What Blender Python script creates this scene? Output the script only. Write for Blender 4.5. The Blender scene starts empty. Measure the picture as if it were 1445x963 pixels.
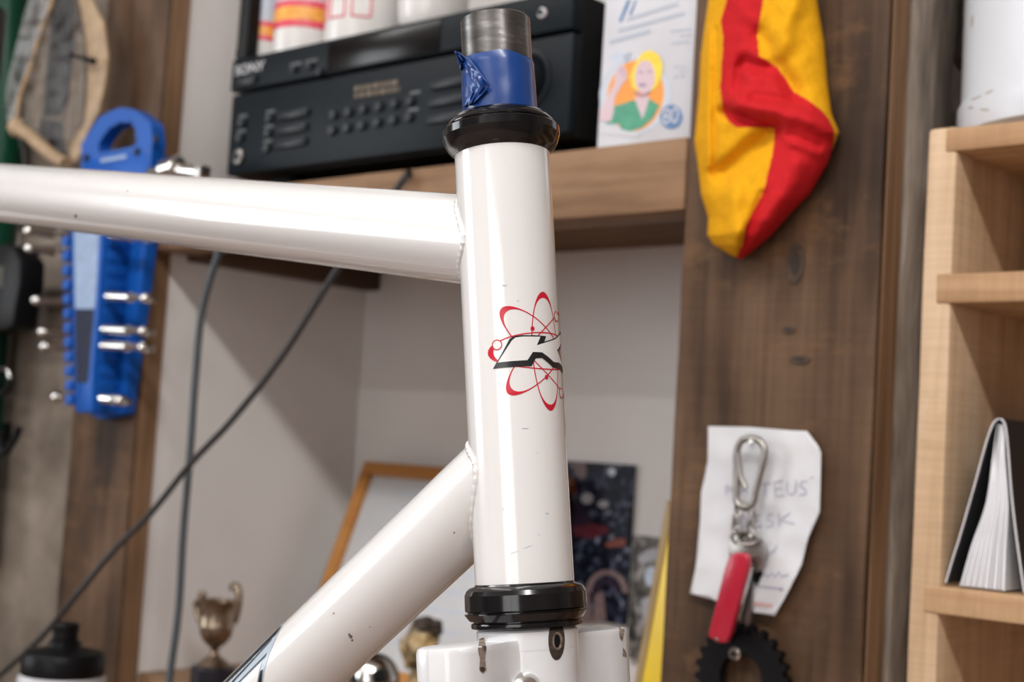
import bpy, bmesh, math, random
from mathutils import Vector, Matrix, noise
from mathutils.bvhtree import BVHTree
from mathutils.geometry import tessellate_polygon
random.seed(7)
scene = bpy.context.scene
COL = scene.collection
V = Vector

# ------------------------------------------------------------------ camera
F = 2008.0                                   # focal length in pixels of the 1445 px frame
YAW, PITCH, ROLL = math.radians(48.5), math.radians(4.2), math.radians(3.55)
CAM = V((0, -0.833, 1.20))
v0 = V((-math.cos(YAW), math.sin(YAW), 0))
right0 = V((math.sin(YAW), math.cos(YAW), 0))
FWD = v0 * math.cos(PITCH) + V((0, 0, 1)) * math.sin(PITCH)
up0 = right0.cross(FWD)
UP = up0 * math.cos(ROLL) - right0 * math.sin(ROLL)
RIGHT = right0 * math.cos(ROLL) + up0 * math.sin(ROLL)
cam_data = bpy.data.cameras.new('camera')
cam = bpy.data.objects.new('camera', cam_data)
COL.objects.link(cam)
R3 = Matrix((RIGHT, UP, -FWD)).transposed()
cam.matrix_world = Matrix.Translation(CAM) @ R3.to_4x4()
cam_data.sensor_width = 36
cam_data.lens = 36 * F / 1445
cam_data.clip_start = 0.02
cam_data.dof.use_dof = True
cam_data.dof.focus_distance = 0.555
cam_data.dof.aperture_fstop = 11.5
scene.camera = cam

# ------------------------------------------------------------------ world, lights, exposure
world = bpy.data.worlds.new('world'); scene.world = world
world.use_nodes = True
bg = world.node_tree.nodes['Background']
bg.inputs[0].default_value = (0.93, 0.96, 1.0, 1)
bg.inputs[1].default_value = 0.8
scene.view_settings.view_transform = 'Standard'
scene.view_settings.look = 'None'
scene.view_settings.gamma = 1.0
scene.view_settings.use_curve_mapping = False
scene.view_settings.exposure = -0.15

def area(name, loc, rot, sx, sy, power, col):
    l = bpy.data.lights.new(name, 'AREA'); l.shape = 'RECTANGLE'; l.size = sx; l.size_y = sy
    l.energy = power; l.color = col
    o = bpy.data.objects.new(name, l); COL.objects.link(o); o.location = loc; o.rotation_euler = rot
    return o
# daylight outside the side window (window in wall_left), pushing in along +X
area('window_daylight', (-3.32, -2.3, 1.6), (0, math.radians(-90), 0), 1.3, 1.5, 62, (0.93, 0.97, 1.0))
# added frontal fill behind the camera, through the made-up wide window in wall_front
area('window_daylight', (0.55, -4.12, 1.55), (math.radians(90), 0, 0), 2.1, 1.6, 48, (1.0, 0.99, 0.98))
LAMPS = [(-1.5, -1.05, 2.46), (0.35, -1.15, 2.46), (-0.6, -2.5, 2.46)]
for k, (x, y, z) in enumerate(LAMPS):
    area('batten_light', (x, y, z - 0.075), (0, 0, 0), 1.5, 0.14, (15, 38, 16)[k], (1.0, 0.985, 0.965))

# ------------------------------------------------------------------ pixel helpers (pixel -> ray -> point on a surface)
def ray(px, py):
    return FWD + RIGHT * ((px - 722.5) / F) - UP * ((py - 481.5) / F)
def at(px, py, Y=None, X=None, Z=None, d=None):
    r = ray(px, py)
    if d is not None: t = d
    elif Y is not None: t = (Y - CAM.y) / r.y
    elif X is not None: t = (X - CAM.x) / r.x
    else: t = (Z - CAM.z) / r.z
    return CAM + r * t

# ------------------------------------------------------------------ materials
def nodes_of(name):
    m = bpy.data.materials.new(name); m.use_nodes = True
    nt = m.node_tree
    return m, nt, nt.nodes['Principled BSDF']
def plain(name, col, rough=0.5, metal=0.0, var=0.06, scale=40, bump=0.0, coat=0.0, spec=0.5):
    m, nt, b = nodes_of(name)
    tc = nt.nodes.new('ShaderNodeTexCoord'); n = nt.nodes.new('ShaderNodeTexNoise')
    n.inputs['Scale'].default_value = scale; n.inputs['Detail'].default_value = 4
    nt.links.new(tc.outputs['Object'], n.inputs['Vector'])
    r = nt.nodes.new('ShaderNodeValToRGB')
    r.color_ramp.elements[0].position = 0.3; r.color_ramp.elements[1].position = 0.7
    r.color_ramp.elements[0].color = (*[c * (1 - var) for c in col], 1)
    r.color_ramp.elements[1].color = (*[min(1, c * (1 + var)) for c in col], 1)
    nt.links.new(n.outputs['Fac'], r.inputs['Fac']); nt.links.new(r.outputs['Color'], b.inputs['Base Color'])
    b.inputs['Roughness'].default_value = rough; b.inputs['Metallic'].default_value = metal
    b.inputs['Coat Weight'].default_value = coat; b.inputs['Coat Roughness'].default_value = 0.05
    b.inputs['Specular IOR Level'].default_value = spec
    if bump:
        bp = nt.nodes.new('ShaderNodeBump'); bp.inputs['Strength'].default_value = bump; bp.inputs['Distance'].default_value = 0.002
        nt.links.new(n.outputs['Fac'], bp.inputs['Height']); nt.links.new(bp.outputs['Normal'], b.inputs['Normal'])
    return m
def wood(name, dark, mid, light, axis='Z', rough=0.6, scale=1.0, bump=0.25, stain=0.5, wear=None):
    m, nt, b = nodes_of(name); N, L = nt.nodes, nt.links
    tc = N.new('ShaderNodeTexCoord'); info = N.new('ShaderNodeObjectInfo')
    add = N.new('ShaderNodeVectorMath'); add.operation = 'ADD'
    mul = N.new('ShaderNodeMath'); mul.operation = 'MULTIPLY'; mul.inputs[1].default_value = 7.3
    L.new(info.outputs['Random'], mul.inputs[0])
    L.new(tc.outputs['Object'], add.inputs[0]); L.new(mul.outputs[0], add.inputs[1])
    def mapped(s_along, s_across):
        mp = N.new('ShaderNodeMapping')
        sc = [s_across * scale] * 3; sc['XYZ'.index(axis)] = s_along * scale
        mp.inputs['Scale'].default_value = sc
        L.new(add.outputs[0], mp.inputs['Vector']); return mp
    g = N.new('ShaderNodeTexNoise'); g.inputs['Scale'].default_value = 1; g.inputs['Detail'].default_value = 6; g.inputs['Distortion'].default_value = 0.8
    L.new(mapped(4, 90).outputs[0], g.inputs['Vector'])
    big = N.new('ShaderNodeTexNoise'); big.inputs['Scale'].default_value = 1; big.inputs['Detail'].default_value = 5
    L.new(mapped(6, 16).outputs[0], big.inputs['Vector'])
    mx = N.new('ShaderNodeMath'); mx.operation = 'MULTIPLY_ADD'; mx.inputs[1].default_value = stain
    L.new(big.outputs['Fac'], mx.inputs[0])
    m2 = N.new('ShaderNodeMath'); m2.operation = 'MULTIPLY'; m2.inputs[1].default_value = 1 - stain
    L.new(g.outputs['Fac'], m2.inputs[0]); L.new(m2.outputs[0], mx.inputs[2])
    r = N.new('ShaderNodeValToRGB'); e = r.color_ramp.elements
    e[0].position = 0.36; e[0].color = (*dark, 1); e[1].position = 0.66; e[1].color = (*light, 1)
    c = e.new(0.5); c.color = (*mid, 1)
    L.new(mx.outputs[0], r.inputs['Fac'])
    if wear:
        wn = N.new('ShaderNodeTexNoise'); wn.inputs['Scale'].default_value = 1; wn.inputs['Detail'].default_value = 7; wn.inputs['Roughness'].default_value = 0.7
        L.new(mapped(22, 12).outputs[0], wn.inputs['Vector'])
        wr = N.new('ShaderNodeValToRGB'); wr.color_ramp.elements[0].position = 0.54; wr.color_ramp.elements[1].position = 0.74
        wr.color_ramp.elements[1].color = (0.75, 0.75, 0.75, 1)
        L.new(wn.outputs['Fac'], wr.inputs['Fac'])
        sw = N.new('ShaderNodeTexNoise'); sw.inputs['Scale'].default_value = 1; sw.inputs['Detail'].default_value = 2
        L.new(mapped(420, 14).outputs[0], sw.inputs['Vector'])        # saw marks across the grain
        sr = N.new('ShaderNodeValToRGB'); sr.color_ramp.elements[0].position = 0.35; sr.color_ramp.elements[1].position = 0.65
        sr.color_ramp.elements[0].color = (0.92, 0.92, 0.92, 1); sr.color_ramp.elements[1].color = (1.02, 1.02, 1.02, 1)
        L.new(sw.outputs['Fac'], sr.inputs['Fac'])
        m1 = N.new('ShaderNodeMix'); m1.data_type = 'RGBA'; L.new(wr.outputs['Color'], m1.inputs['Factor']); L.new(r.outputs['Color'], m1.inputs['A']); m1.inputs['B'].default_value = (*wear, 1)
        m3 = N.new('ShaderNodeMix'); m3.data_type = 'RGBA'; m3.blend_type = 'MULTIPLY'; m3.inputs['Factor'].default_value = 1.0
        L.new(m1.outputs['Result'], m3.inputs['A']); L.new(sr.outputs['Color'], m3.inputs['B'])
        L.new(m3.outputs['Result'], b.inputs['Base Color'])
    else: L.new(r.outputs['Color'], b.inputs['Base Color'])
    b.inputs['Roughness'].default_value = rough; b.inputs['Specular IOR Level'].default_value = 0.25
    bp = N.new('ShaderNodeBump'); bp.inputs['Strength'].default_value = bump; bp.inputs['Distance'].default_value = 0.002
    L.new(mx.outputs[0], bp.inputs['Height']); L.new(bp.outputs['Normal'], b.inputs['Normal'])
    return m
def ramp_noise(name, stops, scale=8, rough=0.9, bump=0.6, dist=0.01, detail=8, stretch=(1, 1, 1)):
    m, nt, b = nodes_of(name); N, L = nt.nodes, nt.links
    tc = N.new('ShaderNodeTexCoord'); mp = N.new('ShaderNodeMapping'); mp.inputs['Scale'].default_value = stretch
    L.new(tc.outputs['Object'], mp.inputs['Vector'])
    n = N.new('ShaderNodeTexNoise'); n.inputs['Scale'].default_value = scale; n.inputs['Detail'].default_value = detail
    n.inputs['Roughness'].default_value = 0.6
    L.new(mp.outputs[0], n.inputs['Vector'])
    r = N.new('ShaderNodeValToRGB'); e = r.color_ramp.elements
    e[0].position, e[0].color = stops[0][0], (*stops[0][1], 1)
    e[1].position, e[1].color = stops[-1][0], (*stops[-1][1], 1)
    for p, c in stops[1:-1]:
        k = e.new(p); k.color = (*c, 1)
    L.new(n.outputs['Fac'], r.inputs['Fac']); L.new(r.outputs['Color'], b.inputs['Base Color'])
    b.inputs['Roughness'].default_value = rough
    if bump:
        bp = N.new('ShaderNodeBump'); bp.inputs['Strength'].default_value = bump; bp.inputs['Distance'].default_value = dist
        L.new(n.outputs['Fac'], bp.inputs['Height']); L.new(bp.outputs['Normal'], b.inputs['Normal'])
    return m
def clear(name, col, alpha, rough=0.1):
    m, nt, b = nodes_of(name)
    b.inputs['Base Color'].default_value = (*col, 1); b.inputs['Alpha'].default_value = alpha
    b.inputs['Roughness'].default_value = rough
    n = nt.nodes.new('ShaderNodeTexNoise'); n.inputs['Scale'].default_value = 60
    bp = nt.nodes.new('ShaderNodeBump'); bp.inputs['Strength'].default_value = 0.5; bp.inputs['Distance'].default_value = 0.003
    nt.links.new(n.outputs['Fac'], bp.inputs['Height']); nt.links.new(bp.outputs['Normal'], b.inputs['Normal'])
    return m

M = {}
M['paint'] = plain('white_gloss_paint', (0.665, 0.655, 0.65), 0.2, 0, 0.012, 12, 0, 0.7)
M['paint_worn'] = plain('worn_white_paint', (0.61, 0.615, 0.63), 0.28, 0, 0.04, 60, 0.05, 0.4)
M['black_gloss'] = plain('black_anodised', (0.004, 0.004, 0.005), 0.16, 0, 0.2, 80, 0, 0.15, 0.4)
M['black_mid'] = plain('black_plastic', (0.005, 0.005, 0.006), 0.42, 0, 0.15, 80, 0, 0, 0.16)
M['steel'] = ramp_noise('turned_steel', [(0.3, (0.075, 0.07, 0.066)), (0.55, (0.17, 0.163, 0.156)), (0.75, (0.34, 0.33, 0.32))], 55, 0.3, 0.15, 0.001, 6, (0.6, 0.6, 3.0))
M['steel'].node_tree.nodes['Principled BSDF'].inputs['Metallic'].default_value = 0.9
M['tape'] = plain('blue_tape', (0.007, 0.042, 0.19), 0.3, 0, 0.08, 60, 0.05, 0.1)
M['decal_red'] = plain('decal_red', (0.50, 0.008, 0.028), 0.3, 0, 0.02)
M['decal_black'] = plain('decal_black', (0.012, 0.012, 0.014), 0.3, 0, 0.02)
M['decal_white'] = plain('decal_white', (0.665, 0.655, 0.65), 0.25, 0, 0.01)
M['decal_grey'] = plain('decal_blue_grey', (0.36, 0.43, 0.5), 0.3, 0, 0.03)
M['grime'] = ramp_noise('grime', [(0.35, (0.05, 0.03, 0.02)), (0.6, (0.25, 0.2, 0.16)), (0.75, (0.5, 0.45, 0.4))], 300, 0.8, 0)
M['grime_dark'] = ramp_noise('dark_grime', [(0.35, (0.015, 0.01, 0.008)), (0.7, (0.07, 0.045, 0.03))], 300, 0.6, 0)
M['board'] = wood('stained_board', (0.034, 0.018, 0.010), (0.088, 0.048, 0.026), (0.150, 0.090, 0.053), 'Z', 0.6, 1.0, 0.3, 0.68, (0.20, 0.105, 0.045))
M['beam'] = wood('beam_wood', (0.17, 0.095, 0.05), (0.26, 0.155, 0.088), (0.36, 0.225, 0.135), 'X', 0.6, 1.0, 0.25, 0.6)
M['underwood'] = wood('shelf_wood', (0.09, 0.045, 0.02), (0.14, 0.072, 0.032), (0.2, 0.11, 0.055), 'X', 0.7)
M['edge'] = wood('sawn_edge', (0.13, 0.07, 0.035), (0.21, 0.12, 0.065), (0.30, 0.18, 0.105), 'Z', 0.65, 1.0, 0.2, 0.4)
M['knot'] = ramp_noise('knot_wood', [(0.35, (0.03, 0.016, 0.009)), (0.65, (0.075, 0.042, 0.024))], 160, 0.6, 0.1)
M['knot_core'] = plain('knot_core', (0.022, 0.012, 0.007), 0.6, 0, 0.2, 200)
M['cleat'] = wood('cleat_wood', (0.06, 0.032, 0.02), (0.085, 0.048, 0.03), (0.12, 0.07, 0.045), 'Y', 0.7)
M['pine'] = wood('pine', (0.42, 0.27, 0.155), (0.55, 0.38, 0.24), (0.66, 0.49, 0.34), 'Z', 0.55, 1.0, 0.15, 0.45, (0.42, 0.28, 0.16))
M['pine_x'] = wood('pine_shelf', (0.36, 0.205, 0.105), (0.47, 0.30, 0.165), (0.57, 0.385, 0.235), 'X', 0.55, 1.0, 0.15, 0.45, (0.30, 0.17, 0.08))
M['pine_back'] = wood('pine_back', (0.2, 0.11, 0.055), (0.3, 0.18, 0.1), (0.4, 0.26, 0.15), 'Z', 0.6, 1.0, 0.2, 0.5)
M['timber'] = ramp_noise('old_timber', [(0.3, (0.11, 0.085, 0.067)), (0.5, (0.29, 0.235, 0.19)), (0.7, (0.45, 0.38, 0.32))], 14, 0.9, 0.8, 0.006, 8, (2.5, 2.5, 0.5))
M['concrete'] = ramp_noise('concrete', [(0.3, (0.085, 0.066, 0.05)), (0.5, (0.185, 0.15, 0.12)), (0.72, (0.30, 0.25, 0.205))], 7, 0.92, 0.5, 0.006)
M['stone'] = ramp_noise('stone', [(0.3, (0.1, 0.08, 0.065)), (0.7, (0.33, 0.29, 0.25))], 18, 0.95, 1.0, 0.02)
M['whitewall'] = ramp_noise('white_board', [(0.3, (0.73, 0.70, 0.68)), (0.7, (0.79, 0.76, 0.745))], 5, 0.8, 0.05)
M['plaster'] = ramp_noise('plaster', [(0.3, (0.6, 0.57, 0.53)), (0.7, (0.7, 0.67, 0.63))], 4, 0.9, 0.2)
M['brick'] = ramp_noise('dull_wall', [(0.3, (0.16, 0.12, 0.10)), (0.7, (0.26, 0.2, 0.17))], 6, 0.9, 0.2)
M['floor'] = ramp_noise('floor_concrete', [(0.3, (0.34, 0.25, 0.21)), (0.7, (0.48, 0.37, 0.32))], 3, 0.8, 0.2)
M['rx_face'] = plain('receiver_face', (0.007, 0.0105, 0.014), 0.45, 0, 0.1, 30, 0, 0, 0.14)
M['rx_body'] = plain('receiver_case', (0.004, 0.004, 0.004), 0.5, 0, 0.1, 30, 0, 0, 0.22)
M['rx_button'] = plain('receiver_button', (0.022, 0.025, 0.03), 0.35, 0, 0.05, 40, 0, 0, 0.22)
M['rx_glass'] = plain('display_window', (0.006, 0.005, 0.005), 0.22, 0, 0.05, 40, 0, 0, 0.22)
M['print_pale'] = plain('pale_print', (0.6, 0.6, 0.62), 0.5, 0, 0.02)
M['print_gold'] = plain('gold_print', (0.12, 0.085, 0.05), 0.5, 0, 0.1)
M['rx_mark'] = plain('dim_print', (0.09, 0.095, 0.1), 0.5, 0, 0.05)
M['tub'] = plain('white_tub', (0.74, 0.72, 0.70), 0.25, 0, 0.02)
M['label_red'] = plain('label_red', (0.72, 0.07, 0.12), 0.35, 0, 0.05)
M['label_yellow'] = plain('label_yellow', (0.85, 0.38, 0.06), 0.35, 0, 0.2, 120)
M['label_blue'] = plain('label_pale_blue', (0.5, 0.58, 0.68), 0.35, 0, 0.03)
M['label_pink'] = plain('label_pink', (0.7, 0.5, 0.56), 0.35, 0, 0.1, 60)
M['card'] = plain('white_card', (0.56, 0.56, 0.60), 0.3, 0, 0.02)
M['card_blue'] = plain('print_blue', (0.10, 0.2, 0.38), 0.4, 0, 0.2, 150)
M['card_grey'] = plain('print_grey_blue', (0.38, 0.43, 0.52), 0.4, 0, 0.1, 150)
M['card_ring'] = plain('print_ring', (0.5, 0.55, 0.64), 0.4, 0, 0.05)
M['card_orange'] = plain('print_orange', (0.80, 0.30, 0.05), 0.4, 0, 0.05)
M['card_green'] = plain('print_green', (0.07, 0.30, 0.19), 0.4, 0, 0.15, 120)
M['card_hair'] = plain('print_hair', (0.82, 0.60, 0.05), 0.4, 0, 0.1, 120)
M['card_skin'] = plain('print_skin', (0.60, 0.46, 0.50), 0.4, 0, 0.03)
M['card_mauve'] = plain('print_mauve', (0.32, 0.24, 0.36), 0.4, 0, 0.03)
M['cloth_y'] = plain('yellow_cloth', (0.72, 0.345, 0.005), 0.85, 0, 0.08, 300, 0.2, 0, 0.2)
M['cloth_r'] = plain('red_cloth', (0.50, 0.010, 0.015), 0.8, 0, 0.08, 300, 0.2, 0, 0.2)
M['paper'] = ramp_noise('paper', [(0.3, (0.58, 0.585, 0.62)), (0.7, (0.67, 0.675, 0.70))], 15, 0.6, 0.15, 0.004)
M['ink'] = plain('blue_ink', (0.36, 0.37, 0.47), 0.6, 0, 0.1)
M['ink_red'] = plain('red_ink', (0.62, 0.38, 0.36), 0.6, 0, 0.1)
M['chrome'] = plain('bright_metal', (0.72, 0.71, 0.69), 0.18, 1.0, 0.05)
M['dull_metal'] = plain('dull_metal', (0.36, 0.34, 0.32), 0.32, 1.0, 0.1)
M['knife_red'] = plain('knife_red', (0.42, 0.012, 0.035), 0.25, 0, 0.05, 30, 0, 0.3)
M['brass'] = ramp_noise('tarnished_silver', [(0.35, (0.16, 0.11, 0.07)), (0.65, (0.42, 0.33, 0.25))], 60, 0.3, 0.05, 0.001)
M['brass'].node_tree.nodes['Principled BSDF'].inputs['Metallic'].default_value = 0.9
M['navy_base'] = plain('black_base', (0.012, 0.012, 0.02), 0.4, 0, 0.1)
M['bottle'] = plain('bottle_body', (0.52, 0.52, 0.55), 0.4, 0, 0.03)
M['cable'] = plain('grey_cable', (0.055, 0.065, 0.075), 0.38, 0, 0.05)
M['cable_dark'] = plain('dark_cable', (0.025, 0.025, 0.027), 0.4, 0, 0.05)
M['frame_wood'] = wood('orange_frame', (0.42, 0.17, 0.04), (0.50, 0.22, 0.06), (0.58, 0.27, 0.08), 'X', 0.4)
M['certificate'] = ramp_noise('certificate', [(0.4, (0.52, 0.53, 0.55)), (0.6, (0.60, 0.60, 0.62))], 9, 0.4, 0)
M['photo_dark'] = ramp_noise('dark_photo', [(0.40, (0.003, 0.004, 0.009)), (0.54, (0.01, 0.013, 0.028)), (0.60, (0.05, 0.06, 0.10)), (0.70, (0.25, 0.26, 0.32))], 95, 0.4, 0, detail=3)
M['photo_bw'] = ramp_noise('bw_photo', [(0.38, (0.02, 0.018, 0.016)), (0.52, (0.12, 0.11, 0.10)), (0.68, (0.42, 0.40, 0.39))], 60, 0.4, 0, detail=4)
M['photo_red'] = plain('photo_maroon', (0.10, 0.02, 0.03), 0.4, 0, 0.3, 120)
M['photo_orange'] = plain('photo_orange', (0.20, 0.06, 0.045), 0.4, 0, 0.3, 120)
M['photo_pink'] = plain('photo_pinkish_grey', (0.17, 0.12, 0.12), 0.4, 0, 0.2, 120)
M['photo_mauve'] = plain('photo_mauve', (0.03, 0.018, 0.032), 0.4, 0, 0.3, 120)
M['photo_pale'] = plain('photo_pale', (0.33, 0.33, 0.36), 0.4, 0, 0.1, 120)
for k_ in ('photo_dark', 'photo_bw', 'photo_red', 'photo_orange', 'photo_pink', 'photo_mauve', 'photo_pale'): M[k_].node_tree.nodes['Principled BSDF'].inputs['Specular IOR Level'].default_value = 0.15
M['yellow_plastic'] = plain('yellow_plastic', (0.76, 0.53, 0.035), 0.35, 0, 0.04)
M['tan'] = plain('tan_edge', (0.32, 0.22, 0.1), 0.4, 0, 0.1)
M['blue_plastic'] = plain('blue_plastic', (0.005, 0.085, 0.40), 0.4, 0, 0.08, 60, 0, 0, 0.25)
M['label_navy'] = plain('navy_label', (0.006, 0.01, 0.035), 0.25, 0, 0.1, 40, 0, 0, 0.22)
M['label_sheen'] = plain('pale_label', (0.26, 0.36, 0.54), 0.3, 0, 0.15, 90)
M['green'] = plain('green_enamel', (0.004, 0.05, 0.027), 0.35, 0, 0.1, 20, 0, 0, 0.2)
M['pouch_rim'] = plain('tan_rim', (0.36, 0.25, 0.15), 0.5, 0, 0.2, 60)
M['pouch_clear'] = clear('clear_vinyl', (0.75, 0.75, 0.76), 0.06, 0.1)
M['pouch_crinkle'] = clear('crinkled_vinyl', (0.7, 0.7, 0.72), 0.3, 0.08)
M['pouch_crinkle'].node_tree.nodes['Bump'].inputs['Distance'].default_value = 0.02
M['pouch_tint'] = clear('tan_vinyl', (0.36, 0.27, 0.18), 0.28, 0.25)
M['olive'] = plain('olive_display', (0.06, 0.06, 0.045), 0.3, 0, 0.1)
M['page'] = plain('page', (0.72, 0.72, 0.75), 0.7, 0, 0.03)
M['cover'] = plain('black_cover', (0.014, 0.014, 0.016), 0.45, 0, 0.1)
M['bucket'] = ramp_noise('white_bucket', [(0.3, (0.55, 0.57, 0.61)), (0.7, (0.60, 0.62, 0.66))], 6, 0.35, 0)
M['scuff'] = plain('scuff', (0.42, 0.38, 0.36), 0.7, 0, 0.1)
M['lamp_body'] = plain('lamp_body', (0.8, 0.8, 0.8), 0.4, 0, 0.02)
M['gold'] = ramp_noise('gold_trinket', [(0.38, (0.06, 0.045, 0.025)), (0.62, (0.6, 0.42, 0.2))], 70, 0.35, 0.1)
m, nt, b = nodes_of('lamp_tube'); b.inputs['Emission Color'].default_value = (1, 0.97, 0.92, 1); b.inputs['Emission Strength'].default_value = 6; M['lamp_tube'] = m
m, nt, b = nodes_of('window_glass'); b.inputs['Alpha'].default_value = 0.08; b.inputs['Roughness'].default_value = 0.02; M['glass'] = m

# ------------------------------------------------------------------ object helpers
WORLD = {}                                    # object -> world position of its origin (no rotations used)
def obj(name, bm, mat, parent=None, smooth=True, recalc=True, sharp=38):
    if recalc: bmesh.ops.recalc_face_normals(bm, faces=bm.faces[:])
    me = bpy.data.meshes.new(name)
    lo = V([min(v.co[i] for v in bm.verts) for i in range(3)]); hi = V([max(v.co[i] for v in bm.verts) for i in range(3)])
    c = (lo + hi) / 2
    for v in bm.verts: v.co -= c
    bm.to_mesh(me); bm.free()
    if smooth:
        for p in me.polygons: p.use_smooth = True
        me.set_sharp_from_angle(angle=math.radians(sharp))
    me.materials.append(M[mat] if isinstance(mat, str) else mat)
    o = bpy.data.objects.new(name, me); COL.objects.link(o)
    WORLD[o] = c
    if parent is not None:
        o.parent = parent; o.location = c - WORLD[parent]
    else: o.location = c
    return o
def thing(name, label, cat, loc, group=None):
    o = bpy.data.objects.new(name, None); COL.objects.link(o); o.location = loc; o.empty_display_size = 0.02
    WORLD[o] = V(loc); o['label'] = label; o['category'] = cat
    if group: o['group'] = group
    return o
def tag(o, label, cat, group=None):
    o['label'] = label; o['category'] = cat
    if group: o['group'] = group
    return o
def struct(name, bm, mat, label, cat):
    o = obj(name, bm, mat); o['kind'] = 'structure'; o['label'] = label; o['category'] = cat
    return o
def box(x0, x1, y0, y1, z0, z1, bev=0.0, bm=None, seg=2):
    b2 = bmesh.new(); bmesh.ops.create_cube(b2, size=1)
    for v in b2.verts:
        v.co = V(((x0 + x1) / 2 + v.co.x * (x1 - x0), (y0 + y1) / 2 + v.co.y * (y1 - y0), (z0 + z1) / 2 + v.co.z * (z1 - z0)))
    if bev: bmesh.ops.bevel(b2, geom=b2.edges[:], offset=bev, segments=seg, profile=0.5, affect='EDGES')
    return merge(bm, b2)
def merge(bm, b2):
    if bm is None: return b2
    tmp = bpy.data.meshes.new('tmp'); b2.to_mesh(tmp); b2.free(); bm.from_mesh(tmp); bpy.data.meshes.remove(tmp)
    return bm
def rough_board(x0, x1, y0, y1, z0, z1, amp=0.002, step=0.03, seed=0, bev=0.002):
    """a plank with slightly wavering edges"""
    bm = box(x0, x1, y0, y1, z0, z1, bev)
    for ax, a, bnd in ((0, x0, x1), (1, y0, y1), (2, z0, z1)):
        n = int((bnd - a) / step)
        for k in range(1, n):
            co = V((0, 0, 0)); no = V((0, 0, 0)); co[ax] = a + (bnd - a) * k / n; no[ax] = 1
            bmesh.ops.bisect_plane(bm, geom=bm.verts[:] + bm.edges[:] + bm.faces[:], plane_co=co, plane_no=no)
    for v in bm.verts:
        p = v.co * 14 + V((seed * 3.1, seed, 0))
        v.co += V((noise.noise(p), 0.5 * noise.noise(p + V((9, 0, 0))), noise.noise(p + V((0, 7, 0))))) * amp
    return bm
def basis(axis):
    axis = V(axis).normalized()
    h = V((0, 0, 1)) if abs(axis.z) < 0.9 else V((1, 0, 0))
    a = axis.cross(h).normalized(); return a, axis.cross(a).normalized(), axis
def lathe(profile, origin, axis=(0, 0, 1), seg=48, bm=None, cap=True):
    """profile: list of (radius, height along axis)"""
    a, b_, ax = basis(axis); b2 = bmesh.new(); rings = []
    for r, h in profile:
        rings.append([b2.verts.new(V(origin) + ax * h + (a * math.cos(2 * math.pi * k / seg) + b_ * math.sin(2 * math.pi * k / seg)) * max(r, 1e-5)) for k in range(seg)])
    for i in range(len(rings) - 1):
        for k in range(seg):
            b2.faces.new((rings[i][k], rings[i][(k + 1) % seg], rings[i + 1][(k + 1) % seg], rings[i + 1][k]))
    if cap:
        b2.faces.new(rings[0][::-1]); b2.faces.new(rings[-1])
    return merge(bm, b2)
def tube(pts, rad, seg=16, bm=None, closed=False, cap=True):
    pts = [V(p) for p in pts]; n = len(pts); b2 = bmesh.new(); rings = []
    rads = rad if isinstance(rad, (list, tuple)) else [rad] * n
    prev = None
    for i, p in enumerate(pts):
        if closed: t = (pts[(i + 1) % n] - pts[i - 1]).normalized()
        else: t = (pts[min(i + 1, n - 1)] - pts[max(i - 1, 0)]).normalized()
        if prev is None: a = basis(t)[0]
        else: a = (prev - t * prev.dot(t)).normalized()
        prev = a; c = t.cross(a)
        rings.append([b2.verts.new(p + (a * math.cos(2 * math.pi * k / seg) + c * math.sin(2 * math.pi * k / seg)) * rads[i]) for k in range(seg)])
    for i in range(n if closed else n - 1):
        r0, r1 = rings[i], rings[(i + 1) % n]
        off = 0
        if closed and i == n - 1:
            off = min(range(seg), key=lambda o: (r0[0].co - r1[o].co).length)
        for k in range(seg):
            b2.faces.new((r0[k], r0[(k + 1) % seg], r1[(k + 1 + off) % seg], r1[(k + off) % seg]))
    if cap and not closed:
        b2.faces.new(rings[0][::-1]); b2.faces.new(rings[-1])
    return merge(bm, b2)
def smooth_path(pts, n=10):
    pts = [V(p) for p in pts]; out = []
    for i in range(len(pts) - 1):
        p0, p1, p2, p3 = pts[max(i - 1, 0)], pts[i], pts[i + 1], pts[min(i + 2, len(pts) - 1)]
        for k in range(n):
            t = k / n
            out.append(0.5 * ((2 * p1) + (p2 - p0) * t + (2 * p0 - 5 * p1 + 4 * p2 - p3) * t * t + (3 * p1 - p0 - 3 * p2 + p3) * t ** 3))
    out.append(pts[-1]); return out
def prism(poly3, vec, bev=0.0, seg=2, bm=None):
    """closed polygon of 3D points extruded along vec"""
    b2 = bmesh.new(); lo = [b2.verts.new(V(p)) for p in poly3]; hi = [b2.verts.new(V(p) + V(vec)) for p in poly3]
    n = len(lo)
    b2.faces.new(lo); b2.faces.new(hi[::-1])
    for k in range(n): b2.faces.new((lo[k], hi[k], hi[(k + 1) % n], lo[(k + 1) % n]))
    bmesh.ops.recalc_face_normals(b2, faces=b2.faces[:])
    if bev: bmesh.ops.bevel(b2, geom=b2.edges[:], offset=bev, segments=seg, profile=0.5, affect='EDGES')
    return merge(bm, b2)
def bvh_of(bm):
    bmesh.ops.recalc_face_normals(bm, faces=bm.faces[:]); bm.normal_update()
    return BVHTree.FromBMesh(bm)
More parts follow.
